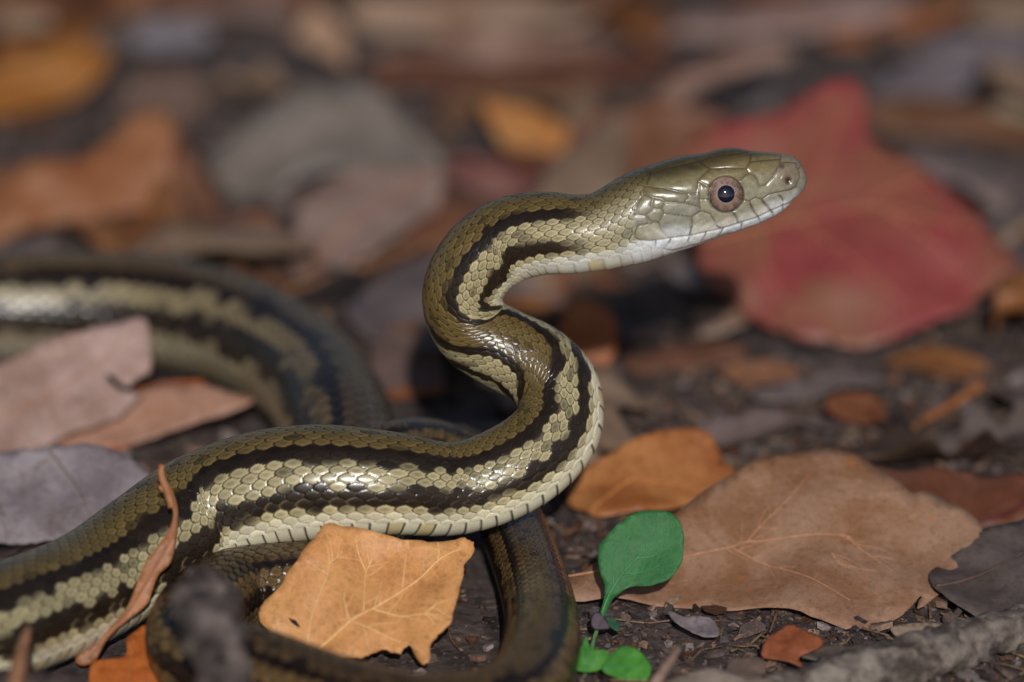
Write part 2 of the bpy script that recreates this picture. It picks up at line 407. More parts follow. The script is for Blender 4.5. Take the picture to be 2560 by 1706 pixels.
    seams = [
     [(800,320),(830,335),(950,290),(1200,240),(1380,180),(1550,165),(1705,145)], [(1255,235),(1335,295),(1245,380),(1237,410)], [(1335,295),(1480,285),(1660,292)],
     [(1660,292),(1692,235),(1707,120)], [(1238,405),(1300,440),(1345,447)], [(1692,235),(1800,220),(1960,208),(1975,140)], [(1662,292),(1682,332),(1740,360),(1762,400),(1782,450)],
     [(1600,400),(1650,350),(1682,334)], [(1782,450),(1840,435),(1900,360),(1958,240),(1960,208)], [(1958,240),(2030,232),(2100,242),(2120,300),(2137,370),(2100,460)],
     [(740,450),(930,470),(1130,515),(1212,515),(1237,410)], [(778,430),(800,320),(798,250)], [(740,450),(745,520),(830,550),(900,560),(940,590),(1110,600),(1135,560),(1135,515)],
     [(1240,430),(1240,560),(1250,645)], [(1240,560),(1322,566)], [(1120,600),(1230,630),(1250,648)], [(940,590),(910,650),(925,690),(1170,722),(1250,660)],
     [(830,550),(818,620),(840,650),(910,650)], [(725,530),(672,640),(660,700),(750,712),(840,650)], [(765,712),(790,752),(880,768),(922,690)],
     [(880,768),(898,840),(960,915)], [(1172,722),(1182,800),(1160,888)], [(1172,722),(1265,668),(1335,692)], [(1335,692),(1400,800),(1432,826)], [(1540,680),(1570,760),(1590,780)],
     [(1690,580),(1720,680),(1762,728)], [(1790,565),(1860,630),(1890,680)], [(1950,530),(1985,570),(1990,620)], [(1690,580),(1740,548),(1790,565)], [(1620,590),(1570,655),(1540,680)],
     [(1690,580),(1640,570),(1620,590)], [(1790,565),(1860,520),(2050,480),(2110,455)], [(670,860),(700,800),(780,780),(880,768)], [(670,860),(665,900),(720,935)],
     [(2120,300),(2160,250)], [(930,1010),(1000,1025),(1200,970)], [(1500,870),(1200,975),(1000,1030)]]
    ticks = [[(1620,770),(1610,830)], [(1458,822),(1405,900)], [(1305,862),(1250,950)], [(1150,905),(1110,975)], [(985,920),(930,1000)], [(850,935),(850,985)], [(1765,722),(1785,770)], [(1885,670),(1895,705)], [(1985,620),(1985,655)]]
    mouth = [(2085,560),(2050,598),(1900,662),(1770,722),(1600,780),(1450,826),(1170,888),(960,915),(800,938),(720,932)]
    th_ = np.linspace(0, 2*np.pi, 40); eyec = (1478, 525); eyer = 158
    eyel = [(eyec[0]+eyer*np.cos(q), eyec[1]+eyer*np.sin(q)) for q in th_]
    def segdist(polys):
        out = np.full(zx.shape, 1e9)
        for pl in polys:
            for (x0, y0), (x1, y1) in zip(pl[:-1], pl[1:]):
                vx, vy = x1-x0, y1-y0; L2 = vx*vx+vy*vy+1e-9
                t = np.clip(((zx-x0)*vx+(zy-y0)*vy)/L2, 0, 1)
                out = np.minimum(out, np.hypot(zx-x0-t*vx, zy-y0-t*vy))
        return out
    wobx = 7*np.sin(zy/31.)+5*np.sin(zx/23.+zy/17.)
    zx0 = zx.copy(); zx = zx+wobx*.4
    dS, dT, dM, dE = segdist(seams), segdist(ticks), segdist([mouth]), segdist([eyel])
    mouth_y = np.interp(zx, [p[0] for p in mouth][::-1], [p[1] for p in mouth][::-1])
    # where the small scales give way to the shields
    xb = np.interp(zy, [0, 300, 330, 520, 560, 720, 760, 925, 945, 1020, 1200], [780, 790, 760, 740, 690, 655, 650, 660, 760, 930, 1050])
    plate = sstep(-18, 18, zx-xb)
    # groove profile
    g = np.exp(-(dS/8.)**2); gM = np.exp(-(dM/9.)**2); gE = np.exp(-(dE/9.)**2); gT = np.exp(-(dT/8.)**2)
    bul = np.clip(np.minimum(dS, np.minimum(dM, dE))/45., 0, 1)**.6
    hp = bul*1.0 - g*.7 - gM*1.2 - gE*1.0 - gT*.5
    rimE = np.exp(-((dE-18)/14.)**2)
    inside_eye = (np.hypot(zx-eyec[0], zy-eyec[1]) < eyer).astype(float)
    hp = hp + rimE*.5*(1-inside_eye)
    gx, gy = 620, 420
    XX, YY = np.meshgrid(np.arange(gx)*4., np.arange(gy)*4.)
    keep = (zx, zy); zx, zy = XX, YY
    wall = (np.minimum(segdist(seams), np.minimum(segdist([mouth]), np.minimum(segdist([eyel]), segdist(ticks)))) < 5.5)
    zx, zy = keep
    lab = np.where(wall, -1, 0).astype(int); nxt = 0
    for y0 in range(0, gy, 5):
        for x0 in range(0, gx, 5):
            if lab[y0, x0] == 0:
                nxt += 1; st_ = [(y0, x0)]; lab[y0, x0] = nxt
                while st_:
                    a0, b0 = st_.pop()
                    for a1, b1 in ((a0+1, b0), (a0-1, b0), (a0, b0+1), (a0, b0-1)):
                        if 0 <= a1 < gy and 0 <= b1 < gx and lab[a1, b1] == 0: lab[a1, b1] = nxt; st_.append((a1, b1))
    pid = lab[np.clip((zy/4).astype(int), 0, gy-1), np.clip((zx/4).astype(int), 0, gx-1)].astype(float)
    ptone = 1+.26*(hsh(pid, pid*0+3, 4.)-.5)*(pid > 0)
    pwarm = (hsh(pid, pid*0+7, 6.)-.5)*(pid > 0)
    olive = lin((124, 112, 80)); olived = lin((80, 68, 42)); grey = lin((150, 146, 128)); white = lin((224, 225, 224))
    o2 = np.ones(zx.shape)
    k1 = zy - (300+ (1478-zx)*.22)           # runs down from the crown, parallel to the head's axis
    hc = lerp(olived*o2[..., None], olive*o2[..., None], sstep(-120, 40, k1))
    hc = lerp(hc, grey*o2[..., None], sstep(30, 300, k1))
    labw = sstep(-120, -15, zy-mouth_y+ .10*np.maximum(0, 1300-zx)*.9)*sstep(680, 980, zx)
    hc = lerp(hc, lin((214, 213, 206))*o2[..., None], labw)
    hc = lerp(hc, white*o2[..., None], sstep(-6, 6, zy-mouth_y)*sstep(500, 700, zx))
    # snout paler grey
    hc = lerp(hc, lin((146, 136, 118))*o2[..., None], sstep(1850, 2150, zx)*.6*(1-labw))
    # mottling
    mot = np.zeros(zx.shape)
    for (x, y, rx, ry, k) in [(1190,290,90,26,.55),(1000,340,150,40,.35),(1120,270,60,20,.3),(1020,480,70,12,.7),(930,810,40,25,.35),(860,890,60,45,.3),(1060,660,60,30,.25),(960,545,60,25,.25),(1400,250,120,40,.2),(720,770,40,30,.2),(640,590,40,40,.2)]:
        mot = np.maximum(mot, k*np.exp(-((zx-x+.3*(zy-y))/rx)**2-((zy-y)/ry)**2))
    ns = np.array([pnoise(Vector((a*.02, b*.028, 0)))+.5*pnoise(Vector((a*.06, b*.06, 4)))+.35*pnoise(Vector((a*.16, b*.16, 9))) for a, b in zip(zx.ravel()[::1], zy.ravel()[::1])]).reshape(zx.shape)
    hc = hc*(ptone*(1+.30*ns))[..., None]*(1+pwarm[..., None]*np.array([.10, .02, -.12]))
    hc = lerp(hc, hc*np.array([.80, .76, .66]), np.exp(-dS/16.)*(1-labw)*.75)
    hc = lerp(hc, hc*np.array([.42, .40, .38]), np.clip(mot*1.35*(1+.8*ns), 0, 1))
    line = lin((58, 46, 30)); dk = lin((40, 34, 34))
    up_ = 1-labw
    hc = lerp(hc, line*o2[..., None], np.exp(-(dS/5.2)**2)*(.22+.62*up_)*np.clip(.85+.8*ns, .4, 1))
    hc = lerp(hc, dk*o2[..., None], np.exp(-(dT/7.)**2)*.8*np.clip(1-(zy-mouth_y-10)/70., .1, 1))
    labt = segdist([[(1170,810),(1160,888)], [(1400,800),(1432,826)], [(1555,690),(1590,780)], [(1700,610),(1762,728)], [(1800,575),(1890,680)], [(1955,535),(1988,575)]])
    hc = lerp(hc, dk*o2[..., None], np.exp(-(labt/10.)**2)*.62)
    hc = lerp(hc, lin((132, 126, 118))*o2[..., None], np.exp(-(dM/5.)**2)*.6)
    hc = lerp(hc, dk*o2[..., None], np.exp(-(dE/7.)**2)*.7)
    # nostril
    dN = np.hypot((zx-2032)/30, (zy-402)/36); dN2 = np.hypot((zx-1978)/26, (zy-272)/26); dNb = np.hypot((zx-2045)/95, (zy-350)/120)
    hc = lerp(hc, lin((120, 98, 88))*o2[..., None], .55*np.exp(-dNb**2))
    hc = lerp(hc, lin((60, 30, 26))*o2[..., None], .95*np.exp(-dN**4)); hc = lerp(hc, lin((66, 52, 48))*o2[..., None], .75*np.exp(-dN2**4))
    hp = hp - 3.2*np.exp(-dN**2) + .9*np.exp(-((dN-1.7)/.5)**2)
    pl3 = plate[..., None]
    # the small nape scales also take the head's own ground colour, fading into the body's
    fade = (1-sstep(430, 640, sN[Hh]))
    nap = basec[Hh]
    headtone = hc
    nap_n = lerp(nap, (nap*.45+headtone*.62)*.92, fade*.95*(1-.8*edge[Hh]))
    low = sstep(-30, 120, zy-(1000-.27*zx*0))*0
    basec[Hh] = nap_n*(1-pl3)+hc*pl3
    hgt[Hh] = hgt[Hh]*(1-plate)
    base_amp = amp*hgt
    base_amp[Hh] += hp*plate*(1.6*K)
    base_amp[Hh] -= inside_eye*3*K*plate
    fadein = sstep(2*K, 14*K, s)[:, None]
    Nn = Nrm/np.linalg.norm(Nrm, axis=-1)[..., None]
    V = V+Nn*(base_amp*fadein)[..., None]
    V[0] = V[0].mean(0)
    V[-1] = V[-1].mean(0)
    mat = attr_mat('snake_skin', rough=.25, spec=.45, coat=.0, noise_s=2600, bump=.12, bd=.0001, var=.10)
    root = empty('snake', tuple(G(800, 1400, 0)))
    tag(root, 'brown and yellow striped snake rearing its head above the leaf litter', 'snake')
    off = np.array(root.location)
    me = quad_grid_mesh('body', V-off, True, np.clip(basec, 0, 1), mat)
    bo = bpy.data.objects.new('body', me); COL.objects.link(bo); bo.parent = root
    # ---- eyes: dome set in the side of the head
    ex_, ey_ = zp(eyec)
    pr = project(Vh.reshape(-1, 3)); dd2 = (pr[0]-ex_)**2+(pr[1]-ey_)**2
    depth = (Vh.reshape(-1, 3)-CAM)@FWD
    cand = np.where(dd2 < 9)[0]; kk = cand[np.argmin(depth[cand])]
    ri, ci = divmod(kk, M)
    iris_m, nt, b = new_mat('iris')
    a = N_(nt, 'ShaderNodeAttribute'); a.attribute_name = 'pigment'; nt.links.new(a.outputs['Color'], b.inputs['Base Color'])
    b.inputs['Roughness'].default_value = .3; b.inputs['Coat Weight'].default_value = 1.0; b.inputs['Coat Roughness'].default_value = .03
    pup_m, nt, b = new_mat('pupil'); b.inputs['Base Color'].default_value = col4((8, 12, 38)); b.inputs['Roughness'].default_value = .05; b.inputs['Coat Weight'].default_value = 1.0; b.inputs['Coat Roughness'].default_value = .02
    for sd in (1, -1):
        idx = ci if sd == 1 else int(mir[ci])
        sp_, nn = Vh[ri, idx], Nn[ri, idx].copy()
        # looks sideways, a little forward
        nn = B[ri]*(np.sign((nn*B[ri]).sum()))*.97+dd[ri]*.20+T[ri]*.05; nn /= np.linalg.norm(nn)
        Rr = 50*K; cen = sp_-nn*28*K
        e1 = T[ri]-nn*(T[ri]@nn); e1 /= np.linalg.norm(e1); e2 = np.cross(nn, e1)
        def cap(a0, a1, na, rad):
            al = np.linspace(a0, a1, na); be = np.linspace(0, 2*np.pi, 72, endpoint=False)
            W = rad*(np.sin(al)[:, None, None]*(np.cos(be)[None, :, None]*e1+np.sin(be)[None, :, None]*e2)+np.cos(al)[:, None, None]*nn)
            return W, al, be
        W, al, be = cap(R(20), R(74), 30, Rr)
        rad = np.sin(al)/np.sin(R(58))
        ic = np.zeros((len(al), 72, 3))
        for q in range(len(al)):
            for z in range(72):
                f = rad[q]; nz = pnoise(Vector((be[z]*3 if be[z] < 9 else 0, f*2.2, 1)))*.5+pnoise(Vector((np.cos(be[z])*9, np.sin(be[z])*9, f*5)))*.6
                cb = lin((164, 136, 122)); cd = lin((84, 58, 48))
                sidek = np.clip(.15+.75*abs(np.cos(be[z]))**3*np.clip((f-.55)*2.6, 0, 1)+nz*.9+.35*pnoise(Vector((np.cos(be[z])*26, np.sin(be[z])*26, f*16))), 0, 1)
                cc_ = cb+(cd-cb)*sidek
                if f < .52: cc_ = cc_+(lin((206, 178, 156))-cc_)*(1-abs(f-.46)/.1 if abs(f-.46) < .1 else 0)*np.clip(.6+nz, 0, 1)
                if f > .95: cc_ = cc_*(1-.6*min(1, (f-.95)/.05))
                ic[q, z] = cc_
        eye = empty('eye', (0, 0, 0)); eye.parent = root
        eye.location = (cen-off).tolist()
        io = bpy.data.objects.new('iris', quad_grid_mesh('iris', W, True, ic, iris_m)); COL.objects.link(io); io.parent = eye
        W2, al2, _ = cap(R(.1), R(25.5), 12, Rr*1.006)
        po = bpy.data.objects.new('pupil', quad_grid_mesh('pupil', W2, True, None, pup_m)); COL.objects.link(po); po.parent = eye
    return c, rr, s
SC, SR, SS = build_snake()
# self-crossing report (harmless in a render)
_c = SC[::12]; _r = SR[::12]; _s = SS[::12]
_d = np.linalg.norm(_c[:, None]-_c[None], axis=-1)-(_r[:, None]+_r[None])
_far = np.abs(_s[:, None]-_s[None]) > 4.2*np.maximum(_r[:, None], _r[None])
_bad = np.argwhere((_d < 0) & _far)
if len(_bad):
    for i, j in _bad[::max(1, len(_bad)//12)]:
        if i < j: print('SNAKE OVERLAP', [round(float(q)) for q in (*project(_c[i]), *project(_c[j]))], round(float(_d[i, j]/K), 1))

# ------------------------------------------------------------------ leaves traced on tilted planes
TRACED = []
def in_traced(px, py, grow=1.12):
    for o in TRACED:
        c = o.mean(0); q = c+(o-c)*grow; ins = False; j = len(q)-1
        if not (q[:, 0].min() < px < q[:, 0].max() and q[:, 1].min() < py < q[:, 1].max()): continue
        for i in range(len(q)):
            if (q[i][1] > py) != (q[j][1] > py) and px < (q[j][0]-q[i][0])*(py-q[i][1])/(q[j][1]-q[i][1])+q[i][0]: ins = not ins
            j = i
        if ins: return True
    return False
def tube_mesh(path, radii, nseg=7):
    path = np.asarray(path); n = len(path); T = np.gradient(path, axis=0); T /= np.linalg.norm(T, axis=1)[:, None]+1e-12
    ref = np.array([.13, .21, .97]); V = []
    for i in range(n):
        a = np.cross(T[i], ref); a /= np.linalg.norm(a)+1e-12; b = np.cross(T[i], a)
        for k in range(nseg):
            q = 2*np.pi*k/nseg; V.append(path[i]+radii[i]*(np.cos(q)*a+np.sin(q)*b))
    F = [(i*nseg+k, i*nseg+(k+1) % nseg, (i+1)*nseg+(k+1) % nseg, (i+1)*nseg+k) for i in range(n-1) for k in range(nseg)]
    F.append(tuple(range(nseg))[::-1]); F.append(tuple((n-1)*nseg+k for k in range(nseg)))
    return V, F

def leaf(name, label, cat, outline, anchor, tilt, mat, roll=0, veins=(), petiole=None, vein_mat=None, waves=.04, cup=0.0, cupdir=0, seed=1, thick=.00018,
         group=None, sub=4, jag=.004, fold=0.0, holes=(), res=22, parent=None, vein_w=1.0, tert=0):
    """outline in photo pixels, laid on a plane through `anchor` (px, py, height px) that rises away from the camera by `tilt`."""
    if label: TRACED.append(np.array(outline, float))
    A = G(*anchor)
    e1 = np.array([math.cos(R(roll)), 0, math.sin(R(roll))]); e2 = np.array([0, math.cos(R(tilt)), math.sin(R(tilt))])
    Nn = np.cross(e1, e2); Nn /= np.linalg.norm(Nn); e2 = np.cross(Nn, e1)
    def onplane(p):
        q = FWD+RT*((p[0]-1280)*K/D)+UP*((853-p[1])*K/D)
        t = ((A-CAM)@Nn)/(q@Nn); w = CAM+q*t-A
        return (w@e1, w@e2)
    o2 = catmull([onplane(p) for p in outline], sub, True)
    ctr = o2.mean(0); size = np.max(np.ptp(o2, axis=0))
    rg = random.Random(seed)
    for i in range(len(o2)):
        d = o2[i]-ctr; L = np.linalg.norm(d)+1e-9
        o2[i] += d/L*size*jag*(pnoise(Vector((o2[i][0]/size*14, o2[i][1]/size*14, seed)))*1.6+rg.uniform(-.5, .5))
    sp = size/res
    lo, hi = o2.min(0), o2.max(0); pts = [Vector(p) for p in o2]; nb = len(pts)
    edges = [(i, (i+1) % nb) for i in range(nb)]
    def inside(x, y):
        c = False; j = nb-1
        for i in range(nb):
            xi, yi, xj, yj = o2[i][0], o2[i][1], o2[j][0], o2[j][1]
            if (yi > y) != (yj > y) and x < (xj-xi)*(y-yi)/(yj-yi)+xi: c = not c
            j = i
        return c
    y = lo[1]; row = 0
    while y < hi[1]:
        x = lo[0]+(sp/2 if row % 2 else 0)
        while x < hi[0]:
            if inside(x, y) and np.min(np.hypot(o2[:, 0]-x, o2[:, 1]-y)) > sp*.45: pts.append(Vector((x, y)))
            x += sp
        y += sp*.87; row += 1
    vs, _, fs, *_ = delaunay_2d_cdt(pts, edges, [], 1, 1e-7)
    ca, sa = math.cos(R(cupdir)), math.sin(R(cupdir))
    # fold line along the first vein if there is one
    fl = None
    if veins:
        a0 = np.array(onplane(veins[0][0])); a1 = np.array(onplane(veins[0][-1])); fl = (a0, (a1-a0)/(np.linalg.norm(a1-a0)+1e-9))
    def zl(x, y):
        u, v_ = (x-ctr[0])/size, (y-ctr[1])/size
        k = (u*ca+v_*sa)
        z = cup*k*k*4 + waves*(pnoise(Vector((u*2.6, v_*2.6, seed*3.3)))+.45*pnoise(Vector((u*6.5, v_*6.5, seed*1.3))))
        if fl is not None and fold:
            dd = abs((x-fl[0][0])*fl[1][1]-(y-fl[0][1])*fl[1][0])/size
            z += fold*dd
        return z*size
    hz = [np.array(onplane(h[0])) for h in holes]
    V = [(v.x, v.y, zl(v.x, v.y)) for v in vs]
    mw = Matrix(((e1[0], e2[0], Nn[0], A[0]), (e1[1], e2[1], Nn[1], A[1]), (e1[2], e2[2], Nn[2], A[2]), (0, 0, 0, 1)))
    has_parts = bool(veins) or petiole is not None
    if has_parts:
        root = empty(name); root.matrix_world = mw
        ob = mesh_obj('blade', V, fs, mat, root)
    else:
        ob = mesh_obj(name, V, fs, mat, parent); root = ob; root.matrix_world = mw
    md = ob.modifiers.new('thickness', 'SOLIDIFY'); md.thickness = thick; md.offset = -1
    if label: tag(root, label, cat, group)
    for i, vn in enumerate(veins):
        w_ = (3.4 if i == 0 else 2.0)*vein_w
        pl = catmull([onplane(p) for p in vn], 6)
        path = np.array([(p[0], p[1], zl(p[0], p[1])+.4*w_*K) for p in pl])
        rad = np.linspace(w_, w_*.45, len(path))*K
        Vt, Ft = tube_mesh(path, rad, 6)
        mesh_obj('midrib' if i == 0 else 'side_vein', Vt, Ft, vein_mat or mat, root)
    for q in range(tert):
        vn = veins[rg.randrange(len(veins))]; pl = catmull([onplane(p) for p in vn], 6); i = rg.randrange(1, len(pl)-1)
        dr = pl[i+1]-pl[i-1]; dr = dr/(np.linalg.norm(dr)+1e-9); an = R(rg.uniform(35, 65))*rg.choice([1, -1]); p = pl[i].copy(); path = []
        dr = np.array([dr[0]*math.cos(an)-dr[1]*math.sin(an), dr[0]*math.sin(an)+dr[1]*math.cos(an)])
        for k in range(rg.randrange(8, 18)):
            if not inside(p[0], p[1]): break
            path.append((p[0], p[1], zl(p[0], p[1])+.3*K)); a = R(rg.uniform(-9, 9)); dr = np.array([dr[0]*math.cos(a)-dr[1]*math.sin(a), dr[0]*math.sin(a)+dr[1]*math.cos(a)]); p = p+dr*6*K
        if len(path) > 5:
            Vt, Ft = tube_mesh(np.array(path), np.linspace(1.25, .5, len(path))*K, 5); mesh_obj('side_vein', Vt, Ft, vein_mat or mat, root)
    if petiole is not None:
        pp, w0, w1 = petiole
        pw = catmull([onplane(p[:2])+((p[2]*K if len(p) > 2 else 0.),) for p in pp], 6)
        path = np.array([(p[0], p[1], p[2]+(zl(p[0], p[1]) if inside(p[0], p[1]) else zl(*pw[0][:2]))) for p in pw])
        Vt, Ft = tube_mesh(path, np.linspace(w0, w1, len(path))*K, 8)
        mesh_obj('petiole', Vt, Ft, vein_mat or mat, root)
    return root

def z3(p): return (380+p[0]/1.994, 950+p[1]/1.994)
def z4(p): return (p[0]/2.353, 600+p[1]/2.353)
def z5(p): return (p[0]/2.354, 1040+p[1]/2.354)
def z6(p): return (1300+p[0]/1.867, 1040+p[1]/1.867)
def zz(f, pts): return [f(p) for p in pts]

tan = leaf_mat((196, 134, 80), (212, 152, 94), spot=(96, 44, 22), spots=.55, rough=.5, ret=.25, seed=.3, scale=.6)
tanv = plain_mat('pale_vein', (228, 180, 116), (242, 206, 150), 700)
t_leaf = leaf('dry_leaf', 'pale tan square-cornered dry leaf leaning against the snake with a dark slit', 'leaf',
  zz(z3, [(530,1195),(600,1080),(700,960),(800,830),(850,770),(910,748),(1100,765),(1300,800),(1450,805),(1560,780),(1605,800),(1590,870),(1555,930),(1545,1000),(1500,1180),(1440,1280),(1395,1340),(1365,1445),(1320,1410),(1290,1350),(1245,1350),(1230,1372),(1150,1357),(1090,1372),(1040,1402),(950,1400),(840,1370),(700,1330),(600,1260)]),
  (1060, 1668, 4), 41, tan, seed=3, waves=.065, fold=.10, jag=.011, thick=.00016, tert=26, vein_w=1.05, vein_mat=tanv, res=30,
  veins=[zz(z3, v) for v in ([(830,1345),(980,1230),(1110,1140),(1300,1010),(1420,900),(1550,825)], [(775,1325),(800,1180),(870,1010),(885,920),(870,845)], [(1055,1165),(1060,1040),(1068,950),(1105,870),(1120,800)],
   [(1250,1030),(1258,940),(1268,855)], [(1105,1148),(1250,1185),(1360,1192),(1410,1245)], [(1000,1225),(1120,1270),(1250,1320),(1360,1395)], [(985,1220),(960,1130),(965,1070)], [(1068,950),(1030,870),(1015,800)],
   [(1420,905),(1432,860),(1425,810)], [(885,940),(930,900),(950,870)], [(1360,1192),(1420,1140),(1460,1120)])])
slit = leaf('slit', None, None, zz(z3, [(668,1160),(690,1168),(718,1200),(738,1232),(722,1228),(692,1205)]), (1060, 1668, 9), 41, plain_mat('slit_shade', (22, 14, 12), (40, 24, 18), 600), waves=0, jag=0, thick=.0001, sub=3, res=6)  # dark patch laid on the blade, painting the shade inside an open slit
_m = slit.matrix_world.copy(); slit.parent = t_leaf; slit.matrix_parent_inverse = t_leaf.matrix_world.inverted(); slit.location = slit.location

brn = leaf_mat((136, 94, 64), (156, 120, 96), spot=(190, 96, 40), spots=.5, rough=.55, ret=.12, seed=1.1)
brnv = plain_mat('tan_vein', (172, 120, 86), (196, 150, 118), 600)
leaf('dry_leaf', 'large grey-brown pointed leaf lying flat behind the green seedling', 'leaf',
  zz(z6, [(190,790),(300,710),(500,570),(720,440),(1000,280),(1200,200),(1330,172),(1430,170),(1550,200),(1640,262),(1760,342),(1830,388),(1900,366),(1990,400),(2100,450),(2150,510),(2150,590),(2100,660),(2000,800),(1900,890),(1850,907),(1872,850),(1800,920),(1740,970),(1670,985),(1640,1058),(1550,1036),(1400,982),(1200,907),(950,882),(700,847),(450,838),(260,862)]),
  (1700, 1515, 6), 24, brn, roll=-2, seed=5, waves=.05, fold=.05, jag=.003, thick=.00018, tert=26, vein_mat=brnv, res=30,
  veins=[zz(z6, v) for v in ([(205,752),(370,710),(770,625),(990,588),(1060,570),(1300,568),(1520,560),(1580,615)], [(990,590),(1200,690),(1350,780),(1540,880)], [(1060,570),(1130,500),(1250,410),(1350,300)], [(1520,560),(1620,640),(1740,725)], [(1450,640),(1490,700),(1540,720)])])

org = leaf_mat((146, 84, 40), (176, 116, 66), spot=(70, 34, 18), spots=.7, rough=.5, ret=.05, seed=2.2)
orgv = plain_mat('orange_vein', (176, 100, 46), (206, 140, 84), 500)
leaf('dry_leaf', 'orange-tan leaf with a raised rounded back just right of the snake', 'leaf',
  zz(z6, [(215,345),(270,230),(400,165),(560,92),(700,56),(830,50),(900,82),(960,170),(1050,245),(900,335),(730,425),(600,455),(480,465),(380,475),(310,435)]),
  (1500, 1290, 8), 34, org, roll=0, seed=8, waves=.07, cup=-.09, cupdir=0, vein_mat=orgv, veins=[zz(z6, [(330,440),(500,300),(700,300),(900,330)])])

red1 = leaf_mat((128, 82, 60), (136, 58, 58), spot=(110, 40, 44), spots=.5, rough=.45, ret=.02, seed=3.1, scale=.5)
redv = plain_mat('red_vein', (176, 112, 84), (196, 132, 100), 400)
leaf('dry_leaf', 'big red and orange fallen leaf propped up behind the snake head', 'leaf',
  [(1690,395),(1760,330),(1880,290),(1960,270),(2060,215),(2130,195),(2165,240),(2180,350),(2290,400),(2400,470),(2480,560),(2545,640),(2490,690),(2420,760),(2340,800),(2230,850),(2110,875),(1990,850),(1890,800),(1800,735),(1745,660),(1735,560),(1690,470)],
  (2080, 872, 10), 40, red1, roll=4, seed=11, waves=.05, cup=-.03, cupdir=30, tert=24, jag=.01, vein_mat=redv, res=26,
  veins=[[(1760,600),(1950,560),(2150,520),(2400,560)], [(1950,560),(2050,430),(2120,260)], [(2000,550),(2150,680),(2280,780)], [(2150,520),(2270,450),(2330,430)], [(1900,565),(1920,680),(1990,800)], [(2200,525),(2350,620),(2440,720)]], vein_w=1.3)

gry = leaf_mat((116, 104, 106), (148, 136, 138), spot=(70, 56, 48), spots=.3, rough=.6, ret=.1, seed=4.1)
gryv = plain_mat('dark_vein', (92, 70, 48), (122, 100, 70), 500)
leaf('dry_leaf', 'grey-lilac leaf with a dark midrib tucked under the snake at its side', 'leaf',
  zz(z5, [(-260,300),(-120,245),(0,210),(200,190),(420,178),(580,190),(680,212),(760,255),(840,320),(900,390),(860,520),(700,640),(540,720),(400,780),(345,772),(300,745),(250,738),(190,748),(100,750),(0,738),(-150,742),(-300,700),(-350,480)]),
  (60, 1356, 14), 36, gry, roll=0, seed=14, waves=.05, cup=.02, tert=14, jag=.008, vein_mat=gryv, res=26,
  veins=[zz(z5, v) for v in ([(290,215),(360,300),(430,390),(480,470),(510,560),(545,640)], [(505,548),(400,560),(320,580),(298,640),(295,700)], [(-40,460),(0,520),(20,620),(45,730)], [(290,260),(180,310),(110,350)])], vein_w=.8)

pnk = leaf_mat((150, 118, 104), (176, 146, 136), spot=(70, 58, 52), spots=.7, rough=.55, ret=.05, seed=5.1)
leaf('dry_leaf', 'pinkish torn leaf lying against the thick rear coil of the snake', 'leaf',
  [(-160,930),(-60,925),(20,895),(110,855),(210,826),(290,810),(352,795),(372,840),(376,925),(345,948),(318,968),(275,935),(268,945),(300,975),(352,985),(300,1040),(200,1085),(80,1130),(-60,1170),(-200,1150)],
  (100, 1130, 14), 46, pnk, roll=3, seed=17, waves=.05, jag=.008, res=26, veins=[[(-100,1080),(80,1010),(200,940),(340,830)], [(120,990),(90,930)], [(230,925),(300,900)]], vein_mat=plain_mat('tan_vein2', (158, 112, 84), (172, 128, 100), 500))
pnk2 = leaf_mat((160, 116, 92), (180, 138, 118), spot=(66, 50, 44), spots=.5, rough=.5, ret=.03, seed=6.1)
l9 = leaf('dry_leaf', 'narrow pink-tan leaf with rusty orange edges beside the torn leaf', 'leaf',
  [(105,1135),(165,1060),(240,1015),(330,985),(420,962),(510,955),(565,972),(634,1000),(560,1032),(470,1062),(390,1090),(300,1118),(270,1128),(190,1140)],
  (300, 1125, 10), 33, pnk2, roll=2, seed=19, waves=.03, veins=[[(120,1120),(300,1050),(470,1010),(620,1000)]], vein_mat=plain_mat('tan_vein2', (158, 112, 84), (172, 128, 100), 500))
# rusty rolled rims of that leaf
def rod(name, pts, mat, parent=None, label=None, cat=None, group=None, nseg=10, wob=0.0, seed=0, sub=6):
    """pts: (px, py, z px above ground, radius px)"""
    W = np.array([[*G(p[0], p[1], p[2]), p[3]*K] for p in pts]); W = catmull(W, sub)
    path, rad = W[:, :3].copy(), W[:, 3].copy()
    o = path[0].copy()
    Vt, Ft = tube_mesh(path-o, np.maximum(rad, 1e-5), nseg)
    if wob:
        Vt = [v+np.array([pnoise(Vector((v[0]*380, v[1]*380, v[2]*380+k*9+seed))) for k in range(3)])*wob*K+np.array([pnoise(Vector((v[0]*1300, v[1]*1300, v[2]*1300+k*9+seed))) for k in range(3)])*wob*.5*K for v in Vt]
    ob = mesh_obj(name, Vt, Ft, mat)
    ob.location = o
    if parent:
        bpy.context.view_layer.update()
        ob.parent = parent; ob.matrix_parent_inverse = parent.matrix_world.inverted()
    if label: tag(ob, label, cat, group)
    return ob
rust = plain_mat('rust_rim', (176, 84, 30), (200, 112, 52), 400)
rod('rim', [(270,1128,12,7),(390,1090,14,8),(500,1053,14,8),(634,1002,14,5)], rust, l9)
rod('rim', [(165,1066,40,4),(260,1010,60,6),(400,966,72,7),(510,957,72,5)], rust, l9)

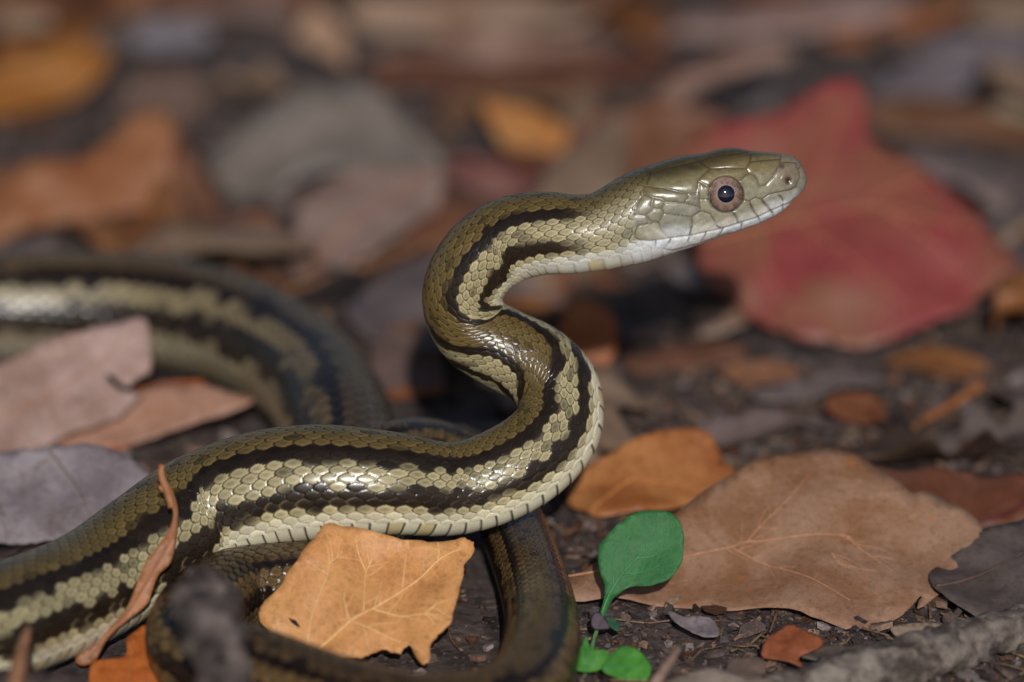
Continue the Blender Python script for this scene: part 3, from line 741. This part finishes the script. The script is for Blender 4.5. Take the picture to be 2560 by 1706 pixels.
# brown curled leaf strip standing in front of the coil
strp = leaf_mat((142, 90, 56), (170, 114, 76), spot=(90, 50, 30), spots=.2, rough=.5, ret=.05, seed=7.3)
leaf('leaf_strip', 'narrow brown curled leaf with a thin upright stalk leaning over the snake', 'leaf',
  zz(z5, [(932,420),(978,470),(1012,540),(1018,600),(990,680),(920,780),(860,860),(800,1000),(745,1130),(700,1190),(600,1290),(450,1420),(480,1470),(560,1440),(620,1330),(700,1245),(770,1185),(868,1105),(890,1040),(930,940),(1000,870),(1022,800),(1037,700),(1047,575),(1030,480),(990,400)]),
  (208, 1655, 20), 63, strp, roll=6, seed=23, waves=.03, cup=.05, cupdir=-30, jag=.001, res=34, thick=.0004, vein_mat=plain_mat('strip_vein', (150, 96, 60), (176, 120, 84), 500),
  veins=[zz(z5, [(985,430),(1028,560),(1010,700),(930,860),(830,1030),(770,1130),(650,1280),(520,1430)])], petiole=(zz(z5, [(1015,540),(985,440),(958,370),(950,330),(955,290)]), 11, 8), vein_w=1.3)

# orange leaf scraps at the foot of the loop
leaf('dry_leaf', 'orange-brown leaf poking out beneath the snake loop and the curled strip', 'leaf',
  zz(z5, [(530,1470),(640,1430),(740,1400),(745,1300),(800,1260),(880,1240),(920,1330),(930,1450),(960,1600),(800,1650),(560,1640)]), (330, 1720, 4), 22, leaf_mat((170, 88, 34), (190, 106, 48), spot=(80, 38, 16), spots=.4, seed=8.8, ret=.06),
  seed=27, waves=.05, veins=[zz(z5, [(745,1640),(770,1480),(790,1290)])], vein_mat=orgv)

# ------------------------------------------------------------------ green seedling
gm = leaf_mat((34, 94, 44), (52, 112, 56), spot=(120, 160, 90), spots=.25, rough=.6, ret=.02, seed=9.2)
gm2 = leaf_mat((54, 118, 34), (76, 140, 50), spot=(140, 180, 90), spots=.2, rough=.6, ret=.02, seed=9.9)
gv = plain_mat('green_vein', (54, 122, 70), (80, 146, 90), 500)
gstem = plain_mat('green_stem', (90, 140, 80), (120, 160, 96), 500)
seed = empty('seedling', tuple(G(1452, 1662, 0)))
tag(seed, 'small green seedling with one large round leaf and two low leaves', 'plant')
bpy.context.view_layer.update()
def adopt(o, nm):
    bpy.context.view_layer.update()
    m = o.matrix_world.copy(); o.parent = seed; o.matrix_parent_inverse = seed.matrix_world.inverted(); o.name = nm
    return o
adopt(leaf('leaf', None, None, zz(z6, [(372,930),(386,880),(396,830),(392,780),(370,720),(364,640),(374,600),(405,565),(450,512),(490,492),(500,474),(560,450),(640,446),(700,455),(738,485),(758,530),(765,600),(748,700),(700,762),(640,788),(590,797),(540,796),(500,806),(470,826),(440,850),(415,890),(396,935)]),
  (1507, 1540, 40), 58, gm, roll=6, seed=31, waves=.035, cup=.03, cupdir=30, jag=.003, fold=.06, vein_mat=gv, vein_w=1.0, thick=.0002, veins=[zz(z6, v) for v in ([(383,925),(410,850),(470,750),(540,670),(660,560)], [(440,800),(430,700),(445,630)], [(500,718),(490,620),(520,540)], [(480,740),(570,730),(650,700)], [(545,665),(640,650),(710,600)], [(590,620),(590,550),(610,500)])]), 'leaf')
adopt(leaf('leaf', None, None, zz(z6, [(306,1020),(318,1060),(345,1088),(400,1100),(416,1140),(380,1180),(310,1196),(256,1182),(250,1130),(275,1090),(296,1060)]), (1470, 1680, 10), 50, gm2, roll=-8, seed=33, waves=.05, cup=.10, thick=.0004, vein_mat=gv, veins=[zz(z6, [(306,1030),(320,1110),(315,1185)])], vein_w=.7), 'leaf')
adopt(leaf('leaf', None, None, zz(z6, [(380,1180),(430,1110),(480,1078),(540,1085),(590,1130),(612,1180),(590,1230),(520,1238),(440,1215)]), (1560, 1702, 8), 38, gm2, roll=4, seed=34, waves=.04, thick=.0004, vein_mat=gv, veins=[zz(z6, [(385,1180),(470,1170),(590,1180)])], vein_w=.7), 'leaf')
dkp = leaf_mat((52, 34, 48), (70, 50, 60), seed=3.7, ret=0)
adopt(leaf('leaf', None, None, zz(z6, [(335,930),(365,915),(400,950),(420,990),(370,1000),(335,985)]), (1495, 1575, 40), 60, dkp, seed=35, sub=3, res=8), 'leaf')
adopt(leaf('leaf', None, None, zz(z6, [(395,940),(440,945),(470,985),(455,1005),(420,985)]), (1530, 1578, 36), 40, leaf_mat((30, 66, 46), (44, 84, 60), seed=3.8, ret=0), seed=36, sub=3, res=8), 'leaf')
st = rod('stem', [(*z6((383,930)),40,6),(*z6((372,970)),34,5),(*z6((345,1040)),20,5),(*z6((330,1110)),8,6),(*z6((300,1200)),-6,7)], gstem, seed, nseg=8)

# ------------------------------------------------------------------ soft leaves of the litter, traced one by one
def dull(c, f=.84, k=.14):
    g = sum(c)/3; return tuple(int((x+(g-x)*k)*f) for x in c)
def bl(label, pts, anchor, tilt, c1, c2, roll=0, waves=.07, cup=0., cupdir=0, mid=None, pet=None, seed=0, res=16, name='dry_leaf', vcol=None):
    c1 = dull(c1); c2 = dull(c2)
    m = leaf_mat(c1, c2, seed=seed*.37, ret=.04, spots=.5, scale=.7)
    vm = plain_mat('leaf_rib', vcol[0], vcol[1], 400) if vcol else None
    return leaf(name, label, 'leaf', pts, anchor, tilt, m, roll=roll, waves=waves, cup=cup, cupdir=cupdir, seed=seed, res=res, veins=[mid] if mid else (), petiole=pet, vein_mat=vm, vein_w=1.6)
bl('bright orange narrow leaf far behind the rear coil, beside a faded brown leaf', [(-80,290),(-60,200),(60,150),(150,122),(225,110),(275,140),(262,185),(190,240),(90,275),(0,300)], (60,290,8), 38, (176,100,24), (196,122,40), seed=41, cup=.06, cupdir=90, mid=[(-60,250),(100,210),(260,150)], vcol=((170,96,30),(190,120,50)))
bl('wide grey-brown leaf arched like a roof behind the coils', [(515,375),(590,310),(680,255),(800,215),(900,200),(970,225),(1050,285),(1110,365),(1090,400),(960,410),(840,420),(740,440),(660,480),(605,495),(555,450)], (640,490,8), 33, (120,106,96), (146,132,120), seed=42, cup=-.10, cupdir=30, mid=[(545,420),(750,330),(950,280),(1100,370)], vcol=((140,120,104),(160,142,124)))
bl('pale pink-brown leaf lying below the grey roof-shaped leaf', [(735,560),(760,480),(850,430),(960,412),(1085,402),(1110,450),(1080,520),(1010,580),(930,640),(820,690),(760,700),(720,640)], (800,700,6), 30, (146,112,98), (168,138,124), seed=43, cup=-.05, mid=[(760,680),(880,560),(1080,420)], vcol=((160,100,64),(176,120,86)))
bl('rusty orange bent leaf with thin stalks propped beside it', [(-60,500),(0,455),(110,405),(220,380),(300,320),(350,295),(435,288),(440,360),(430,440),(425,520),(330,525),(250,545),(130,560),(40,590),(-60,620)], (120,600,6), 40, (170,94,46), (184,116,70), seed=44, waves=.10, mid=[(-40,560),(180,470),(420,330)], vcol=((130,76,48),(150,96,66)))
bl('small bright orange leaf cupped above the snake neck', [(1205,262),(1250,250),(1310,270),(1390,305),(1465,345),(1485,380),(1440,412),(1370,418),(1300,400),(1240,340)], (1380,418,12), 40, (206,122,44), (214,144,76), seed=45, cup=.10, cupdir=60, mid=[(1215,265),(1340,340),(1475,385)], vcol=((190,112,50),(210,140,80)))
bl('tan pointed leaf tip sticking up out of the far litter', [(735,95),(760,55),(785,0),(805,10),(835,50),(868,95),(872,165),(840,155),(790,125)], (850,168,10), 64, (176,128,92), (190,146,112), seed=46, mid=[(860,160),(810,70),(788,5)], vcol=((166,116,82),(180,136,104)))
bl('long pale tan leaf lying across the far litter', [(860,20),(1000,-10),(1200,-25),(1420,0),(1500,40),(1440,75),(1330,85),(1150,92),(1000,80),(900,65)], (1150,95,16), 34, (166,126,100), (186,150,124), seed=47, cup=-.08, cupdir=90, mid=[(870,40),(1150,30),(1480,40)], vcol=((150,112,84),(170,130,100)))
bl('long pinkish curled leaf under the pale tan one', [(930,125),(1050,105),(1200,95),(1400,85),(1560,95),(1540,130),(1400,160),(1250,172),(1080,165),(960,150)], (1250,175,10), 38, (150,104,82), (170,130,110), seed=48, cup=.10, cupdir=90)
bl('dark russet leaf lying flat in the far litter', [(880,190),(1000,165),(1200,175),(1450,165),(1600,120),(1700,150),(1620,200),(1450,230),(1250,235),(1050,225),(930,215)], (1250,238,3), 18, (110,58,34), (130,76,50), seed=49)
bl('long rolled brown leaf rising behind the red leaf', [(1500,430),(1540,350),(1600,270),(1690,190),(1800,130),(1900,115),(1990,130),(1960,165),(1860,180),(1770,215),(1690,280),(1620,350),(1560,410)], (1530,430,8), 42, (138,96,78), (160,122,106), seed=50, cup=-.16, cupdir=130, mid=[(1520,420),(1620,290),(1760,180),(1960,145)], vcol=((150,104,84),(166,124,104)))
bl('long mauve-brown leaf across the far right litter', [(1650,70),(1780,25),(1950,5),(2150,-10),(2280,0),(2260,40),(2120,70),(1960,95),(1800,105),(1690,100)], (1900,105,10), 36, (158,116,104), (176,140,130), seed=51, cup=-.10, cupdir=90)
bl('orange-rust leaf edge beside the mauve leaf', [(2050,95),(2180,55),(2300,20),(2420,10),(2400,45),(2280,80),(2150,112)], (2180,112,6), 30, (160,82,30), (176,100,48), seed=52)
bl('dark brown leaf lying right of the red leaf', [(2130,280),(2250,250),(2380,262),(2520,290),(2620,320),(2600,360),(2450,350),(2300,340),(2190,320)], (2350,352,6), 28, (112,66,38), (136,88,56), seed=53, cup=.08, cupdir=90)
bl('thin pale leaf lying near the dark brown leaf', [(2380,290),(2450,265),(2560,262),(2640,280),(2620,310),(2500,315),(2420,312)], (2500,318,22), 30, (166,138,110), (184,158,130), seed=54)
bl('lavender-grey leaf shining in the far litter', [(2170,235),(2250,150),(2380,95),(2520,70),(2640,90),(2580,150),(2440,215),(2290,245)], (2350,242,6), 30, (112,98,100), (140,126,132), seed=55)
bl('small lavender-grey leaf lying far behind the snake', [(300,95),(360,60),(440,50),(520,75),(510,110),(420,125),(340,120)], (420,127,12), 30, (138,126,130), (162,152,160), seed=56)
bl('dull mauve leaf along the far litter edge', [(180,40),(300,10),(480,0),(680,-5),(760,20),(720,55),(560,45),(420,50),(280,60)], (480,60,6), 30, (132,98,86), (150,118,106), seed=57, cup=-.06, cupdir=90)
bl('small faded brown leaf between the orange and grey leaves', [(285,240),(340,190),(430,165),(500,190),(520,250),(500,310),(420,330),(330,310)], (410,335,4), 26, (120,90,74), (138,106,90), seed=58)
bl('small rusty leaf near the base of the grey roof-shaped leaf', [(520,600),(560,560),(620,530),(690,540),(680,590),(630,640),(560,650)], (600,655,6), 30, (156,90,56), (168,104,72), seed=59)
bl('rust-orange leaf standing in the shade under the snake neck', [(1425,945),(1400,880),(1405,790),(1440,750),(1500,760),(1540,800),(1538,880),(1500,935)], (1470,950,6), 62, (176,84,24), (190,100,36), seed=60, cup=-.06, cupdir=0)
bl('pale tan leaf tip pointing at the red leaf', [(1570,845),(1640,810),(1730,780),(1830,765),(1880,790),(1840,825),(1740,845),(1650,855)], (1720,858,6), 28, (160,122,98), (180,148,124), seed=61, mid=[(1575,843),(1720,815),(1860,785)], vcol=((150,108,84),(170,130,104)))
bl('dark reddish-brown leaf behind the large grey-brown leaf', [(2150,1190),(2250,1175),(2400,1185),(2560,1195),(2660,1205),(2640,1270),(2540,1300),(2440,1310),(2330,1280),(2220,1230)], (2400,1312,3), 16, (128,66,36), (150,90,62), seed=62, pet=([(2440,1300),(2500,1290),(2560,1262),(2640,1230)], 9, 6), vcol=((80,30,26),(96,40,34)))
bl('grey-brown fallen leaf under the bark strip at the corner', [(2330,1420),(2420,1350),(2520,1310),(2640,1290),(2680,1400),(2640,1520),(2520,1560),(2420,1530),(2340,1480)], (2500,1565,2), 12, (96,78,70), (122,104,96), seed=63, mid=[(2340,1470),(2470,1430),(2640,1330)], vcol=((84,64,56),(100,80,70)))
bl('pale brown leaf along the bottom in front of the orange scrap', [(1660,1720),(1690,1685),(1780,1678),(1870,1690),(1960,1715),(1940,1800),(1700,1810)], (1800,1800,0), 22, (150,128,110), (172,150,132), seed=64)
bl('small orange scrap of leaf on dark soil', zz(z6, [(1130,1090),(1160,1030),(1210,985),(1262,965),(1330,1010),(1412,1052),(1388,1090),(1300,1128),(1350,1172),(1250,1150),(1140,1122)]), (*z6((1250,1172)), 4), 22, (176,84,40), (192,104,60), seed=65)
bl('small brown scrap of leaf half buried beside the orange scrap', zz(z6, [(960,1180),(990,1135),(1060,1125),(1130,1135),(1142,1180),(1110,1225),(1020,1225),(975,1210)]), (*z6((1050,1228)), 4), 20, (110,84,70), (132,106,92), seed=66)
bl('flat dull-brown scrap below the point of the large grey-brown leaf', zz(z6, [(1310,1125),(1420,1070),(1550,1065),(1660,1090),(1640,1130),(1500,1150),(1400,1145)]), (*z6((1500,1152)), 5), 16, (104,84,72), (126,106,94), seed=67)
bl('shiny pale grey flake of leaf under the large grey-brown leaf', zz(z6, [(690,905),(760,940),(890,940),(930,1030),(860,1035),(790,1000),(720,960)]), (*z6((850,1036)), 5), 18, (140,118,120), (160,140,142), seed=68)
bl('small orange-brown scrap lying in the middle of the open soil', [(2060,1010),(2100,985),(2180,990),(2215,1030),(2190,1060),(2110,1050)], (2150,1062,4), 22, (140,72,36), (156,90,50), seed=69)
bl('narrow grey-brown leaf lying on the open soil', [(1880,985),(1960,950),(2080,930),(2200,925),(2190,955),(2080,985),(1980,1005),(1900,1010)], (2000,1010,4), 20, (124,104,96), (142,122,114), seed=70)
bl('dull orange leaf fragment on the soil under the red leaf', [(1800,930),(1850,905),(1930,900),(2000,925),(1960,955),(1870,960)], (1880,962,6), 24, (156,96,58), (168,112,78), seed=71)
bl('brown-mauve leaf left of the orange-tan leaf by the S-bend', [(930,870),(1000,820),(1080,860),(1110,930),(1090,985),(1000,985),(945,960)], (1010,990,4), 22, (118,90,78), (136,106,94), seed=72)
bl('dark brown leaf edge glowing rust beside the rear coil', [(960,985),(1020,965),(1090,958),(1120,972),(1060,990),(990,1000)], (1040,1000,6), 24, (160,84,36), (172,98,50), seed=73)
bl('broad mauve-grey leaf lying flat behind the rear coil', [(860,760),(960,690),(1080,640),(1160,640),(1140,740),(1090,830),(980,860),(900,830)], (980,862,3), 14, (104,88,88), (126,108,106), seed=74)
bl('brown leaf curled beside the small orange cup leaf', [(1100,300),(1160,230),(1240,200),(1330,200),(1420,220),(1500,260),(1480,310),(1380,270),(1280,245),(1200,270),(1150,330)], (1130,332,6), 34, (116,72,44), (134,92,62), seed=75, cup=.1)
bl('dull red stalked leaf edge by the top of the neck', [(1080,430),(1160,410),(1260,430),(1360,465),(1430,490),(1400,520),(1280,500),(1160,470)], (1250,512,8), 30, (140,84,74), (156,96,84), seed=76)
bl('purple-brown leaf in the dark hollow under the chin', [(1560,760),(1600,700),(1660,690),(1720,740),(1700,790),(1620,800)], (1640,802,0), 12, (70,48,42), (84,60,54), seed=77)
bl('rusty leaf lying in front of the red leaf foot', [(1560,900),(1640,860),(1760,850),(1860,870),(1840,905),(1700,925),(1600,930)], (1700,932,4), 20, (120,70,44), (140,88,60), seed=78)

# ------------------------------------------------------------------ twigs
wood = plain_mat('weathered_wood', (96, 82, 76), (140, 124, 116), 240, rough=.8, bump=.8, bd=.001)
wood2 = plain_mat('brown_twig', (130, 88, 62), (156, 112, 84), 300, rough=.7)
wood3 = plain_mat('rusty_twig', (146, 84, 44), (170, 108, 62), 300, rough=.7)
lich = plain_mat('lichen_bark', (62, 50, 46), (142, 130, 120), 160, rough=.85, bump=1.0, bd=.0015)
rod('stick', [(1900,1742,-6,40),(2040,1712,6,52),(2200,1672,22,60),(2360,1625,34,62),(2480,1590,34,54),(2640,1550,30,56)], lich, None, 'lumpy grey stick with pale lichen on the soil beside the bark strip', 'stick', nseg=30, wob=15, seed=4, sub=14)
rod('twig', [(2262,1088,6,9),(2330,1040,14,11),(2400,1000,22,13),(2452,962,30,15)], wood3, None, 'short orange-brown twig lying on open soil', 'twig', wob=3)
rod('twig', [(690,740,30,9),(800,700,36,12),(930,660,44,14),(1090,598,50,14)], wood2, None, 'pale brown straight twig between rear coil and neck', 'twig', wob=4)
rod('twig', [(318,300,150,12),(300,400,100,12),(285,500,60,13),(268,640,0,15)], wood2, None, 'upright mauve-brown stalk in front of the rusty bent leaf', 'twig', wob=3)
rod('twig', [(400,390,120,13),(430,470,90,14),(465,560,50,15),(520,650,0,15)], wood2, None, 'slanting tan stalk beside the rusty bent leaf', 'twig', wob=3)
rod('twig', [(1120,395,30,7),(1250,415,34,8),(1380,470,30,8),(1480,520,20,7)], plain_mat('red_twig', (140,70,66), (156,88,80), 300), None, 'thin dull red stem passing behind the snake neck', 'twig')
rod('twig', [(1615,1745,20,16),(1650,1690,70,14),(1690,1630,110,9),(1700,1620,118,4)], plain_mat('grey_stem', (120,96,84), (150,124,110), 300), None, 'short blurred stub of stem rising from the pale brown leaf', 'twig', wob=3)
rod('stick', [(*z5((1400,1760)),250,52),(*z5((1330,1560)),290,56),(*z5((1270,1340)),330,66),(*z5((1235,1180)),345,76),(*z5((1215,1100)),352,72),(*z5((1195,1040)),356,50),(*z5((1188,1018)),358,8)], plain_mat('pale_wood', (48,38,34), (122,108,102), 90, rough=.85, bump=.8, bd=.001), None, 'grey broken stick end standing in front of the snake loop', 'stick', nseg=20, wob=30, seed=9)
rod('twig', [(2560,520,80,8),(2440,560,60,9),(2330,600,40,8)], wood, None, 'thin grey twig lying over the red leaf edge', 'twig')
# bark strip
leaf('bark_strip', 'narrow curled grey-brown strip of dead leaf next to the lumpy stick', 'bark', zz(z6, [(1728,990),(1800,970),(1950,966),(2060,980),(2150,1005),(2200,1030),(2190,1046),(2100,1020),(1950,1012),(1850,1022),(1775,1040)]), (*z6((1850,1042)), 14), 40, leaf_mat((120,100,84), (150,130,108), seed=6.6, ret=0), seed=88, waves=.03, cup=.12, cupdir=90, res=24)
rod('twig', [(*z6((1775,1040)),14,4),(*z6((1950,1014)),18,5),(*z6((2100,1022)),18,5),(*z6((2200,1042)),14,4)], plain_mat('straw', (170,148,112), (186,166,130), 300), None, 'straw-coloured thin stalk along the curled bark strip', 'twig')
# dark lumps at the lower left corner, close to the lens
lump = plain_mat('bark_crumb', (62, 48, 44), (104, 86, 82), 200, rough=.85, bump=.8, bd=.001)
rod('stick', [(-160,1790,60,60),(-40,1760,90,70),(90,1752,110,72),(190,1770,110,62),(240,1800,100,40)], lump, None, 'dark rough piece of bark lying against the snake flank', 'bark', nseg=16, wob=24, seed=3)
rod('twig', [(10,1800,120,22),(40,1700,190,20),(60,1610,240,15),(72,1570,262,6)], plain_mat('brown_twig', (130, 88, 62), (156, 112, 84)), None, 'blurred brown stalk rising in front of the dark bark', 'twig', wob=4)

# ------------------------------------------------------------------ many more leaves of the litter, each its own object
def leaf_variant(k, long=False):
    rg = random.Random(100+k)
    L = rg.uniform(.036, .075); Wd = L*rg.choice([.22, .30, .40, .5]); n = 26
    kind = k % 4
    if long: L = rg.uniform(.08, .12); Wd = L*rg.uniform(.2, .3)
    top = []
    for i in range(n+1):
        t = i/n
        if kind == 0: wv = math.sin(math.pi*t)**.8
        elif kind == 1: wv = math.sin(math.pi*t**.75)**.9
        elif kind == 2: wv = math.sin(math.pi*t)**.7*(1+.28*math.sin(t*22))
        else: wv = math.sin(math.pi*t**1.3)**.8
        top.append((t, max(wv, .02)*.5*(1+.08*rg.uniform(-1, 1))))
    bend, roll_, tw = rg.uniform(-1.1, 1.1)*(1.0 if not long else .7), rg.uniform(.2, 1.5)*rg.choice([1, -1, 1]), rg.uniform(-.6, .6)
    V, F = [], []; m = 9
    for i, (t, wv) in enumerate(top):
        for j in range(m):
            q = (j/(m-1)-.5)*2
            y = q*wv*Wd; x = (t-.5)*L
            z = bend*L*.35*(t-.5)**2 + roll_*(y/Wd)**2*Wd*1.1 + .06*L*pnoise(Vector((t*4, q*1.5, k*5.)))
            a = tw*(t-.5); y, z = y*math.cos(a)-z*math.sin(a), y*math.sin(a)+z*math.cos(a)
            V.append((x, y, z))
    for i in range(n):
        for j in range(m-1): F.append((i*m+j, i*m+j+1, (i+1)*m+j+1, (i+1)*m+j))
    zmin = min(v[2] for v in V); V = [(x, y, z-zmin) for x, y, z in V]
    me = bpy.data.meshes.new('dry_leaf'); me.from_pydata(V, [], F); me.update(); me.polygons.foreach_set('use_smooth', [True]*len(me.polygons))
    return me, L
PAL = [('russet', (128,72,44), (150,96,66)), ('grey-brown', (108,90,82), (134,116,106)), ('mauve', (122,98,92), (146,120,114)), ('tan', (152,116,90), (172,140,112)), ('orange', (160,90,38), (178,112,60)), ('dark brown', (76,54,42), (100,74,60))]
variants = [leaf_variant(k) for k in range(16)]+[leaf_variant(k, True) for k in range(16, 24)]
meshes = {}
plan = SC[:, :2]; snr = SR; szz = SC[:, 2]
def near_snake(x, y, rad, zmax):
    d = np.hypot(plan[:, 0]-x, plan[:, 1]-y)-snr
    low = (szz-snr) < zmax
    return np.any((d < rad) & low)
placed = 0; tries = 0; pts_used = []
while placed < 235 and tries < 12000:
    tries += 1
    y = random.uniform(-.07, .62); halfw = .125*(1+y/1.2)+.03
    x = random.uniform(-halfw, halfw)
    k = random.randrange(16) if (y < .17 or random.random() < .45) else random.randrange(16, 24); ci = random.choices(range(6), [5, .8, .9, 3, 2, 2] if k > 15 else [4.5, 2.2, 1.2, 2.6, 1.8, 2.6])[0]
    me0, L = variants[k]
    px, py = project(np.array([x, y, 0.]))
    if in_traced(px, py) or in_traced(px, py-70): continue
    # keep the sharp open-soil patch at the lower right clear, and the seedling
    near = y < .16
    if near and (near_snake(x, y, L*.36, .02) or (py > 1180 and px > 1120) or random.random() < .45): continue
    if near_snake(x, y, L*.36, .02): continue
    if k > 15 and any(in_traced(px+q*170, py+v_, 1.) for q in (-1, 1) for v_ in (-60, 20)): continue
    if any((x-a)**2+(y-b)**2 < .0155**2 for a, b in pts_used): continue
    if (k, ci) not in meshes:
        me = me0.copy(); me.materials.append(leaf_mat(dull(PAL[ci][1], .86), dull(PAL[ci][2], .86), seed=k*.7, ret=.05, spots=.5, scale=.7)); meshes[(k, ci)] = me
    o = bpy.data.objects.new('dry_leaf', meshes[(k, ci)]); COL.objects.link(o)
    s_ = random.uniform(.75, 1.15)*(.7 if near else 1.0)
    tl = .12 if near else .14 if k > 15 else .30
    o.rotation_euler = (random.gauss(0, tl), random.gauss(0, tl), random.uniform(0, 6.283)); o.scale = (s_,)*3
    o.location = (x, y, ground_height(x, y)+random.uniform(-.001, .003))
    md = o.modifiers.new('thickness', 'SOLIDIFY'); md.thickness = .0003
    tag(o, '%s %s dry leaf lying loose in the litter around the snake' % ('long curled' if k > 15 else 'small', PAL[ci][0]), 'leaf', '%s %s litter leaves' % ('long curled' if k > 15 else 'small', PAL[ci][0]))
    pts_used.append((x, y)); placed += 1

# ------------------------------------------------------------------ crumbs of leaf and bark (uncountable)
def crumbs(name, label, nC, region, szr, pal, flat, seed, skip=None):
    rg = np.random.default_rng(seed); V, F, Cc = [], [], []
    for _ in range(nC):
        y = region[2]+(region[3]-region[2])*rg.random(); x = region[0]+(region[1]-region[0])*rg.random()
        sz = szr[0]*(szr[1]/szr[0])**(rg.random()**1.8)
        if near_snake(x, y, sz*.2, .004): continue
        if skip and skip(x, y): continue
        n = rg.integers(5, 8); a0 = rg.random()*6.28; asp = rg.uniform(.35, 1)
        nv = Vector((rg.normal(0, flat), rg.normal(0, flat), 1)).normalized(); q = nv.to_track_quat('Z', 'Y')
        rz = rg.random()*6.28; b = len(V); z0 = ground_height(x, y)+sz*rg.uniform(.02, .28)
        c = lin(pal[rg.integers(len(pal))])*rg.uniform(.7, 1.25)
        th_ = sz*rg.uniform(.04, .22)
        ring = []
        for k in range(n):
            a = a0+6.283*k/n; r = sz*.5*rg.uniform(.65, 1.1)
            lx, ly = r*math.cos(a), r*math.sin(a)*asp
            lx, ly = lx*math.cos(rz)-ly*math.sin(rz), lx*math.sin(rz)+ly*math.cos(rz)
            ring.append((lx, ly, rg.uniform(-.12, .12)*sz))
        for sgn in (1, -1):
            for l in ring:
                p = q@Vector((l[0]*(1 if sgn > 0 else .92), l[1]*(1 if sgn > 0 else .92), l[2]+sgn*th_*.5)); V.append((x+p.x, y+p.y, z0+p.z)); Cc.append(c)
        F.append(tuple(b+k for k in range(n))); F.append(tuple(b+n+k for k in range(n))[::-1])
        for k in range(n): F.append((b+k, b+n+k, b+n+(k+1) % n, b+(k+1) % n))
    o = mesh_obj(name, V, F, None, smooth=False)
    at = o.data.color_attributes.new('pigment', 'FLOAT_COLOR', 'POINT'); c4 = np.ones((len(V), 4), np.float32); c4[:, :3] = np.array(Cc); at.data.foreach_set('color', c4.reshape(-1))
    o.data.materials.append(attr_mat('crumb', rough=.65, spec=.4, noise_s=1500, bump=.6, bd=.0004, var=.35))
    tag(o, label, kind='stuff')
CP = [(70,56,50),(88,70,62),(110,92,84),(54,42,38),(124,98,80),(140,112,92),(96,62,42),(130,116,112),(62,50,48),(84,74,72)]
crumbs('leaf_crumbs', 'fine crumbs of leaf and bark over the dark soil', 8000, (-.16, .16, -.09, .34), (.0009, .0075), CP, .35, 3)
crumbs('leaf_litter', 'broken leaf litter spread over the far ground', 8000, (-.9, .9, -.35, 1.6), (.004, .028), [dull(c, .85) for c in CP]+[(126,76,46),(112,70,50),(98,66,50)], .16, 5, skip=lambda x, y: (-.14 < y < .13 and abs(x) < .17) or in_traced(*project(np.array([x, y, 0.])), 1.0))
crumbs('soil_crumbs', 'tiny crumbs of soil and leaf on the bare patch beside the seedling', 9000, (.0, .13, -.07, .13), (.0006, .0042), CP, .5, 8)
def fibres():
    rg = random.Random(12); V, F = [], []
    for _ in range(420):
        y = rg.uniform(-.07, .3); x = rg.uniform(-.14, .14); a = rg.uniform(0, 6.283); L = rg.uniform(.006, .028); r = rg.uniform(.00012, .00035); bend = rg.uniform(-.5, .5)
        if near_snake(x, y, L*.5, .004): continue
        pth = []
        for k in range(6):
            t = k/5-.5; aa = a+bend*t
            px_, py_ = x+math.cos(aa)*L*t, y+math.sin(aa)*L*t
            pth.append((px_, py_, ground_height(px_, py_)+.0012+.002*pnoise(Vector((x*900, t*3, 0)))))
        v, f = tube_mesh(pth, [r]*6, 5); b = len(V); V += v; F += [tuple(i+b for i in q) for q in f]
    o = mesh_obj('fine_roots', V, F, plain_mat('root_fibre', (96, 74, 58), (150, 122, 96), 500))
    tag(o, 'thin rootlets and needle bits scattered over the soil', kind='stuff')
fibres()
